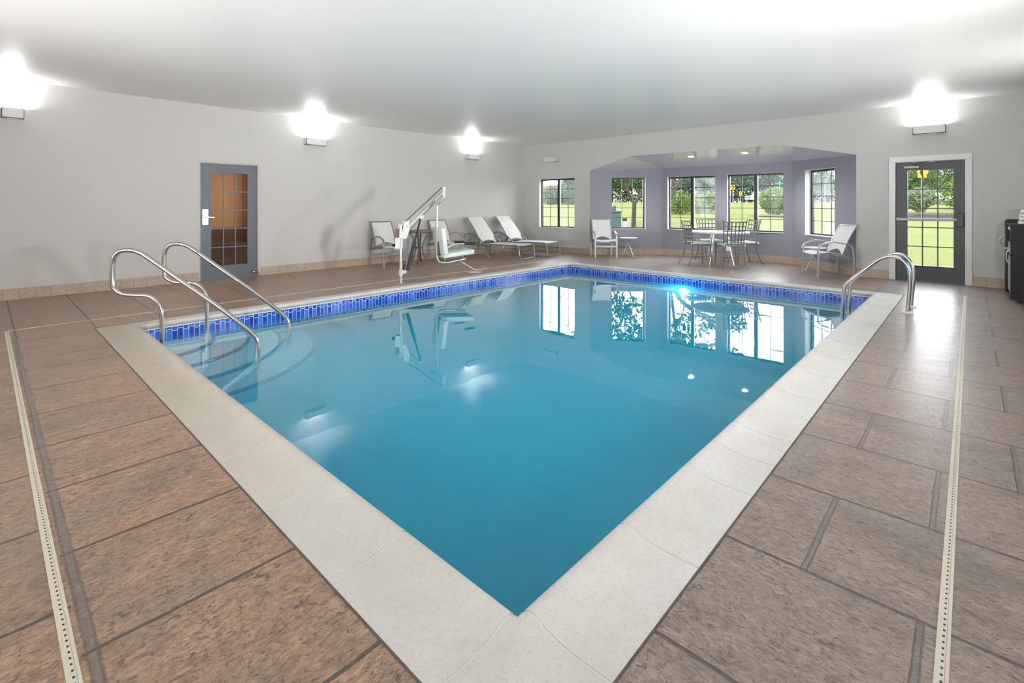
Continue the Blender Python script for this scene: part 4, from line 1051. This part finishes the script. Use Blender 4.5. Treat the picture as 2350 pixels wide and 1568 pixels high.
p = W3(904, 563, 8.45); b = MB(); b.lathe([(0, -.03), (.02, -.03), (.025, 0), (.02, .03), (0, .03)], p, 16, 'X'); b.build('knob', M['blackrub'], cb)

o = MB(); o.lathe([(0, .004), (.12, .004), (.14, .001), (.14, -.002)], (6.72, 7.28, 0), 36); tag(o.build('skimmer_lid', M['flange']), 'round cream skimmer lid set in the deck beneath the lift footrest', 'lid')

# ------------------------------------------------------------------ cabinet with towels, right edge
root = thing('towel_cabinet', 'black-brown cabinet with frame-panel end at the right edge of the photo', 'cabinet', (0, 0, 0))
cx0, cx1, cyf, cyb = 9.66, 10.68, -.40, -.98
b = MB(); b.box((cx0 + .02, cyb, .06), (cx1 - .06, cyf - .03, 1.05)); b.build('body', M['cabdark'], root)
b = MB(); b.box((cx0 - .01, cyb - .01, 1.05), (cx1 - .04, cyf, 1.072)); b.build('top_board', M['cab'], root)
b = MB(); b.box((cx0, cyb, .04), (cx0 + .02, cyf, 1.05)); s_ = .075
b.box((cx0 - .012, cyf - s_, .04), (cx0, cyf, 1.05)); b.box((cx0 - .012, cyb, .04), (cx0, cyb + s_, 1.05)); b.box((cx0 - .012, cyb + s_, .95), (cx0, cyf - s_, 1.05)); b.box((cx0 - .012, cyb + s_, .04), (cx0, cyf - s_, .13))
b.build('end_panel', M['cab'], root)
b = MB(); b.box((cx0 + .03, cyf - .03, .08), (cx1 - .08, cyf - .012, .60)); dr = b.build('door', M['cabfront'], root)
b = MB(); b.tube(spline([(cx0 + .12, cyf - .012, .72), (cx0 + .12, cyf + .03, .69), (cx0 + .12, cyf + .03, .56), (cx0 + .12, cyf - .012, .52)], 4), .008, 8); b.build('handle', M['satin'], dr)
b = MB(); b.box((cx0 + .03, cyf - .03, .64), (cx1 - .08, cyf - .012, .80)); dr = b.build('drawer', M['cabfront'], root)
b = MB(); b.tube(spline([(cx0 + .3, cyf - .012, .72), (cx0 + .34, cyf + .03, .72), (cx0 + .5, cyf + .03, .72), (cx0 + .54, cyf - .012, .72)], 4), .008, 8); b.build('handle', M['satin'], dr)
b = MB(); b.box((cx0 + .02, cyf - .05, .98), (cx1 - .08, cyf - .01, 1.02)); b.build('shelf_edge', M['satin'], root)
for (x, y) in ((cx0 + .06, cyf - .08), (cx0 + .06, cyb + .08), (cx1 - .15, cyf - .08), (cx1 - .15, cyb + .08)):
    b = MB(); b.lathe([(0, 0), (.022, 0), (.022, .008), (.009, .014), (.009, .06)], (x, y, 0), 16); b.build('foot', M['blackrub'], root)
b = MB(); b.bbox((10.72, -1.0, 0.0), (10.86, cyf + .015, 1.125), .03); fr = b.build('tall_black_fridge', M['cabdark'])
tag(fr, 'slim black appliance standing between the dark cabinet and the back wall', 'appliance')
b = MB(); b.tube(spline([(10.73, cyf + .015, .86), (10.73, cyf + .06, .84), (10.73, cyf + .06, .74), (10.73, cyf + .015, .72)], 4), .008, 8); b.build('handle', M['satin'], fr)
tw = None
for k in range(4):
    z = 1.072 + .052 * k; lab = ['rolled white towel at the bottom of the stack on the dark cabinet', 'rolled white towel second from the bottom of the cabinet stack', 'rolled white towel second from the top of the cabinet stack', 'rolled white towel on top of the cabinet stack'][k]
    if tw is None:
        b = MB(); rows = []; sec = []
        for q in range(20):
            a = 2 * PI * q / 20; sec.append((.055 * math.copysign(abs(math.cos(a)) ** .7, math.cos(a)) * 1.6, .0255 * math.copysign(abs(math.sin(a)) ** .7, math.sin(a))))
        b.sweep([(0, -.26, .026), (0, -.25, .026), (0, .0, .026), (0, .02, .026)], sec, up=(0, 0, 1))
        spi = [(.06 * (1 - t) * math.cos(t * 9), -.262, .026 + .018 * (1 - t) * math.sin(t * 9)) for t in [i / 24 for i in range(25)]]
        b.tube(spi, .003, 6)
        tw = b.build('rolled_towel', M['towel']); tag(tw, lab, 'towel', 'white towels on the cabinet'); tw.location = (9.80, -.50, z); tw.rotation_euler = (0, 0, 0)
    else:
        c = tw.copy(); COL.objects.link(c); c['label'] = lab; c.location = (9.80 + .012 * (-1) ** k, -.50 - .008 * k, z); c.rotation_euler = (0, 0, .06 * (-1) ** k)
tw.location = (9.80, -.50, 1.072)

# ------------------------------------------------------------------ outside
def gz(X, Y):
    s = X * CA + Y * SA
    return -.15 + .02 * max(0, min(s, 35) - 8) + .046 * max(0, min(s, 64) - 35)
b = MB(); nx, ny = 60, 60; gx = [11.3 + (i / nx) ** 1.6 * 120 for i in range(nx + 1)]; gy = [-60 + 160 * j / ny for j in range(ny + 1)]
vs = [(x, y, gz(x, y)) for x in gx for y in gy]; k = ny + 1
b.add(vs, [(i * k + j, (i + 1) * k + j, (i + 1) * k + j + 1, i * k + j + 1) for i in range(nx) for j in range(ny)], True)
struct(b.build('ground', M['grass']))

def leaves(b, blobs, n, size):
    tot = sum(r[3] * r[4] * r[5] for r in blobs) ; rnd = random.random
    for (cx_, cy_, cz_, rx, ry, rz_) in blobs:
        m_ = int(n * rx * ry * rz_ / tot) + 20
        for _ in range(m_):
            while True:
                x, y, z = rnd() * 2 - 1, rnd() * 2 - 1, rnd() * 2 - 1; q = x * x + y * y + z * z
                if .25 < q < 1: break
            p = Vector((cx_ + x * rx, cy_ + y * ry, cz_ + z * rz_)); s = size * (.6 + .8 * rnd())
            u = Vector((rnd() - .5, rnd() - .5, rnd() - .5)).normalized(); v = u.cross(Vector((rnd() - .5, rnd() - .5, rnd() - .5))).normalized()
            b.add([p - u * s, p - v * s * .55, p + u * s, p + v * s * .55], [(0, 1, 2, 3)])
def tree(name, D, px, blobs, n, size, leafm, label, cat, trunk=None, group=None, limbs=()):
    x, y, _ = at_px(px, 470, D); z = gz(x, y)
    root = thing(name, label, cat, (x, y, z), YAW - PI / 2, group)   # local x runs across the view, y away
    if trunk:
        b = MB(); b.taper(spline(trunk[0], 4), [trunk[1] + (trunk[2] - trunk[1]) * i / (len(spline(trunk[0], 4)) - 1) for i in range(len(spline(trunk[0], 4)))], 10)
        for pts, r0, r1 in limbs:
            sp = spline(pts, 4); b.taper(sp, [r0 + (r1 - r0) * i / (len(sp) - 1) for i in range(len(sp))], 8)
        b.build('trunk', M['bark'], root)
    b = MB(); leaves(b, blobs, n, size); b.build('foliage', leafm, root)
    return root
# near tree seen in the left bay window
tree('shade_tree', 25.5, 1454, [(-1.3, .2, 3.5, 1.2, 1.2, .8), (.4, .5, 3.9, 1.5, 1.2, .9), (1.3, .2, 3.3, .7, .9, .6), (-.5, .3, 2.5, .35, .5, .5), (-1.6, 0, 5.2, 1.8, 1.5, 1.1), (1.2, .2, 5.6, 1.7, 1.5, 1.3), (0, 0, 6.8, 2.0, 1.8, 1.0)], 5200, .12, M['leafnear'],
     'forked shade tree with a leaning trunk, seen through the left bay window', 'tree',
     ([(0, 0, 0), (.02, 0, .8), (.05, 0, 1.35)],   .12, .10), limbs=[([(.03, 0, 1.2), (-.35, 0, 2.0), (-.95, .1, 2.9), (-1.5, .2, 4.2)], .075, .04), ([(.05, 0, 1.25), (.45, .1, 1.8), (.75, .2, 2.6), (.9, .3, 4.2)], .08, .04), ([(-.3, 0, 1.9), (-.2, .1, 2.6), (.1, .1, 3.4)], .06, .03)], group='trees on the lawn')
tree('shade_tree', 21, 1513, [(.5, .3, 4.0, 1.3, 1.2, .75), (1.5, .2, 3.35, .9, .9, .45), (2.5, 0, 3.15, .7, .9, .4), (3.2, .2, 3.2, .6, .7, .55), (.2, .2, 5.3, 1.9, 1.5, 1.0), (2.3, .3, 5.0, 1.5, 1.3, .9), (1.0, 0, 6.4, 1.6, 1.5, .9)], 4600, .10, M['leafnear'],
     'shade tree with a thick dark limb crossing the top left of the middle bay window', 'tree',
     ([(0, 0, 0), (.05, 0, .7), (.2, 0, 1.2)], .2, .17), limbs=[([(.15, 0, 1.0), (.45, 0, 1.55), (.95, 0, 2.35), (1.5, .1, 2.75), (2.4, .1, 3.1)], .12, .06), ([(.4, 0, 1.6), (.55, 0, 2.4), (.7, .1, 3.4), (.9, .1, 4.8)], .085, .04), ([(.1, 0, .9), (-.4, .1, 2.2), (-.7, .1, 4.0)], .1, .04)], group='trees on the lawn')
# shrubs
tree('round_shrub', 40, 1558, [(0, 0, 1.0, 1.0, .9, 1.0), (.5, 0, .8, .8, .8, .8), (-.5, 0, .7, .8, .8, .7)], 1400, .10, M['leafbush'], 'bright green rounded shrub under the tree limb in the middle bay window', 'shrub', group='lawn shrubs')
tree('round_shrub', 43, 1588, [(0, 0, .6, .8, .8, .6), (.6, 0, .5, .6, .6, .5)], 900, .09, M['leafbush'], 'low green shrub next to the mullion of the middle bay window', 'shrub', group='lawn shrubs')
tree('round_shrub', 41, 1622, [(0, 0, .9, 1.1, 1, .9), (-.6, 0, .7, .8, .8, .7), (.6, 0, 1.0, .8, .8, .9)], 1400, .10, M['leafbush'], 'olive shrub behind the misted half of the middle bay window', 'shrub', group='lawn shrubs')
r_ = tree('round_shrub', 38, 1778, [(0, 0, 1.2, 1.1, 1, 1.1), (.8, 0, 1.3, .8, .8, .9), (-.7, 0, 1.3, .6, .7, .7), (0, 0, .6, .8, .8, .6)], 2400, .09, M['leafbush'], 'large rounded light green shrub in the right half of the second bay window', 'shrub', group='lawn shrubs')
b = MB(); b.lathe([(0, .06), (1.6, .05), (2.1, 0)], (0, 0, .0), 32); b.build('mulch_bed', M['mulch'], r_)
tree('pale_shrub', 41, 2112, [(0, 0, 1.25, 1.15, 1, .95), (-.6, 0, 1.0, .7, .8, .7), (.6, 0, 1.35, .75, .8, .75), (0, 0, .5, .5, .6, .5)], 3600, .085, M['leafpale'], 'pale variegated round shrub behind the stone wall seen through the outside door', 'shrub', group='lawn shrubs')
tree('pale_shrub', 46, 2186, [(0, 0, 1.5, .9, 1, 1.3), (.9, 0, 2.2, 1, 1, 1.2)], 2200, .10, M['leafbush'], 'yellow-green shrub at the right of the outside door glass', 'shrub', group='lawn shrubs')
# hedge seen in the small window, and the row of distant trees
tree('hedge', 62, 1262, [(x, 0, .8, 1.6, 1.2, .9) for x in (-3, -1, 1, 3)], 5200, .10, M['leafmid'], 'green hedge across the left half of the small corner window', 'hedge', group='distant trees')
tree('hedge', 58, 1306, [(x, 0, 1.1, 1.3, 1.2, 1.3) for x in (-1.8, 0, 1.8)], 5200, .10, M['leafblue'], 'blue-green hedge across the right half of the small corner window', 'hedge', group='distant trees')
row = [(1322, 66, 4.6, 'leafblue'), (1405, 72, 6.4, 'leafmid'), (1450, 74, 6.8, 'leafblue'), (1500, 70, 6.5, 'leafmid'), (1548, 76, 6.9, 'leafblue'), (1592, 72, 6.6, 'leafblue'), (1634, 78, 7.0, 'leafmid'), (1680, 74, 6.9, 'leafblue'),
       (1722, 78, 7.3, 'leafblue'), (1766, 76, 7.0, 'leafblue'), (1812, 80, 7.4, 'leafmid'), (1862, 78, 6.6, 'leafblue'), (1910, 82, 7.0, 'leafmid'), (2060, 84, 8.2, 'leafmid'), (2100, 80, 8.4, 'leafmid'), (2140, 86, 8.8, 'leafmid'), (2184, 82, 8.2, 'leafmid'), (2230, 84, 8.4, 'leafmid')]
where = ['at the right edge of the small corner window', 'left in the left bay window', 'behind the forked tree in the left bay window', 'hidden behind the pier between the bay windows', 'behind the dark limb in the middle bay window', 'left of the mullion in the middle bay window',
         'behind the misted pane of the middle bay window', 'behind the large yellow sign', 'left of the mullion in the second bay window', 'behind the large rounded shrub', 'right edge of the second bay window', 'left in the slanted right bay window', 'right in the slanted right bay window',
         'left edge of the outside door glass', 'behind the pale shrub in the door glass', 'middle of the outside door glass', 'above the parked car in the door glass', 'right edge of the outside door glass']
for (px, D, h, lm), wh in zip(row, where):
    w = h * .36
    tree('distant_tree', D, px, [(0, 0, h * .62, w, w, h * .38), (w * .6, 0, h * .45, w * .7, w, h * .28), (-w * .6, 0, h * .5, w * .7, w, h * .3), (0, 0, h * .28, w * 1.1, w, h * .30), (w * .9, 0, h * .1, w * .8, w * .6, h * .13), (-w * .9, 0, h * .1, w * .8, w * .6, h * .13)], 4200, .17, M[lm],
         'leafy background tree ' + wh, 'tree', ([(0, 0, 0), (0, 0, h * .3), (0, 0, h * .6)], .2, .1), 'distant trees')
# stone retaining wall in the door view
b = MB(); pts = [at_px(px, 470, 34.5) for px in (2030, 2080, 2130, 2180, 2240)]
path = [(p[0], p[1], gz(p[0], p[1]) + .19) for p in pts]; b.bar(path, .5, .52, up=(0, 0, 1), r=.5)
tag(b.build('stone_wall', M['stonewall']), 'low grey dry-stone retaining wall across the lawn outside the door', 'wall')
# road signs
def chevron_sign(px, py, D, w, label, flip=1):
    x, y, z = at_px(px, py, D); g = gz(x, y)
    root = thing('chevron_sign', label, 'road sign', (x, y, g), YAW - PI / 2, 'yellow chevron road signs'); h = z - g
    b = MB(); b.cyl((0, .03, 0), (0, .03, h + w * .5), .035, 10); b.build('post', M['post'], root)
    b = MB(); b.bbox((-w / 2, -.01, h - w * .6), (w / 2, .01, h + w * .6), .004); b.build('panel', M['signyellow'], root)
    b = MB(); q = w * .5; y0_ = -.014
    for s in (-1, 1):
        pts = [(-.28 * w * flip, y0_, h + s * q), (.02 * w * flip, y0_, h + s * q), (.32 * w * flip, y0_, h), (.02 * w * flip, y0_, h)]
        b.add(pts + [(a, c + .006, d) for a, c, d in pts], [(0, 1, 2, 3), (7, 6, 5, 4), (0, 4, 5, 1), (1, 5, 6, 2), (2, 6, 7, 3), (3, 7, 4, 0)])
    b.build('chevron', M['signblack'], root)
chevron_sign(1682, 430, 55, .46, 'larger yellow sign with black chevron at the left of the second bay window')
chevron_sign(1699.5, 445, 62, .40, 'smaller yellow sign with chevron, lower, in the second bay window')
chevron_sign(2116, 396, 34, .60, 'yellow sign with black chevron above the pale shrub in the door glass', -1)
x, y, z = at_px(1789, 421, 60); g = gz(x, y)
root = thing('street_sign', 'small green street name sign above the round shrub in the second bay window', 'street sign', (x, y, g), YAW - PI / 2)
b = MB(); b.cyl((0, 0, 0), (0, 0, z - g + .3), .035, 10); b.build('post', M['post'], root)
b = MB(); b.box((-.55, -.02, z - g - .1), (.55, .02, z - g + .12)); b.build('panel', M['signgreen'], root)
# utility boxes by the left bay window
x, y, z = at_px(1411, 470, 20); g = gz(x, y)
root = thing('utility_box', 'green electrical cabinet on the lawn in the left bay window', 'utility box', (x, y, g), YAW - PI / 2)
b = MB(); b.bbox((-.2, -.25, .05), (.2, .25, .95), .02); b.build('body', M['utility'], root)
b = MB(); b.bbox((-.22, -.28, .95), (.22, .28, 1.02), .015); b.bbox((-.13, -.15, 1.02), (.02, .15, 1.22), .02); b.build('lid', M['utility'], root)
b = MB(); b.box((-.35, -.35, -.05), (.4, .35, .05)); b.build('pad', M['concrete'], root)
x, y, z = at_px(1434, 470, 21); g = gz(x, y)
b = MB(); b.bbox((-.15, -.15, 0), (.15, .15, .55), .02); o = b.build('meter_box', M['concrete']); o.location = (x, y, g); tag(o, 'small pale grey meter box right of the green electrical cabinet', 'utility box')
b = MB(); b.bbox((-.1, -.05, .55), (.1, .05, .68), .01); b.build('meter', M['signblack'], o)
# parked cars
def car(px, D, label, rz=0):
    x, y, _ = at_px(px, 470, D); root = thing('parked_car', label, 'car', (x, y, gz(x, y)), YAW - PI / 2 + rz, 'white cars beyond the lawn')
    pr = [(-2.1, .35), (-2.15, .7), (-1.95, .85), (-1.3, .92), (-.75, 1.38), (.6, 1.42), (1.35, .98), (2.0, .88), (2.15, .6), (2.1, .35)]
    n = len(pr); b = MB(); b.add([(a, -.85, z) for a, z in pr] + [(a, .85, z) for a, z in pr], [tuple(range(n)), tuple(range(2 * n - 1, n - 1, -1))] + [(i, (i + 1) % n, (i + 1) % n + n, i + n) for i in range(n)]); b.build('body', M['carwhite'], root)
    b = MB()
    for s in (-.86, .86): b.add([(-1.1, s, .97), (-.68, s, 1.32), (.5, s, 1.35), (1.1, s, .99)], [(0, 1, 2, 3)])
    b.build('side_windows', M['carglass'], root)
    for a in (-1.35, 1.35):
        for s in (-.86, .72): b = MB(); b.lathe([(0, 0), (.32, 0), (.32, .16), (0, .16)], (a, s, .32), 20, 'Y'); b.build('wheel', M['blackrub'], root)
car(1752, 66, 'white parked car beyond the lawn, left of the large rounded shrub')
car(2168, 58, 'white parked car behind the shrubs in the outside door glass')
# store in the distance behind the small window
x, y, _ = at_px(1272, 470, 100); g = gz(x, y)
root = thing('store_building', 'distant pale store with orange and blue bands, top left of the small corner window', 'building', (x, y, g), YAW - PI / 2)
b = MB(); b.box((-6, 0, 0), (9, 6, 3.6)); b.build('walls', M['store'], root)
b = MB(); b.box((-6.1, -.1, 3.0), (9.1, 0, 3.6)); b.build('orange_band', M['orange'], root)
b = MB(); b.box((-6.1, -.08, 1.9), (9.1, 0, 2.3)); b.build('blue_band', M['blue'], root)
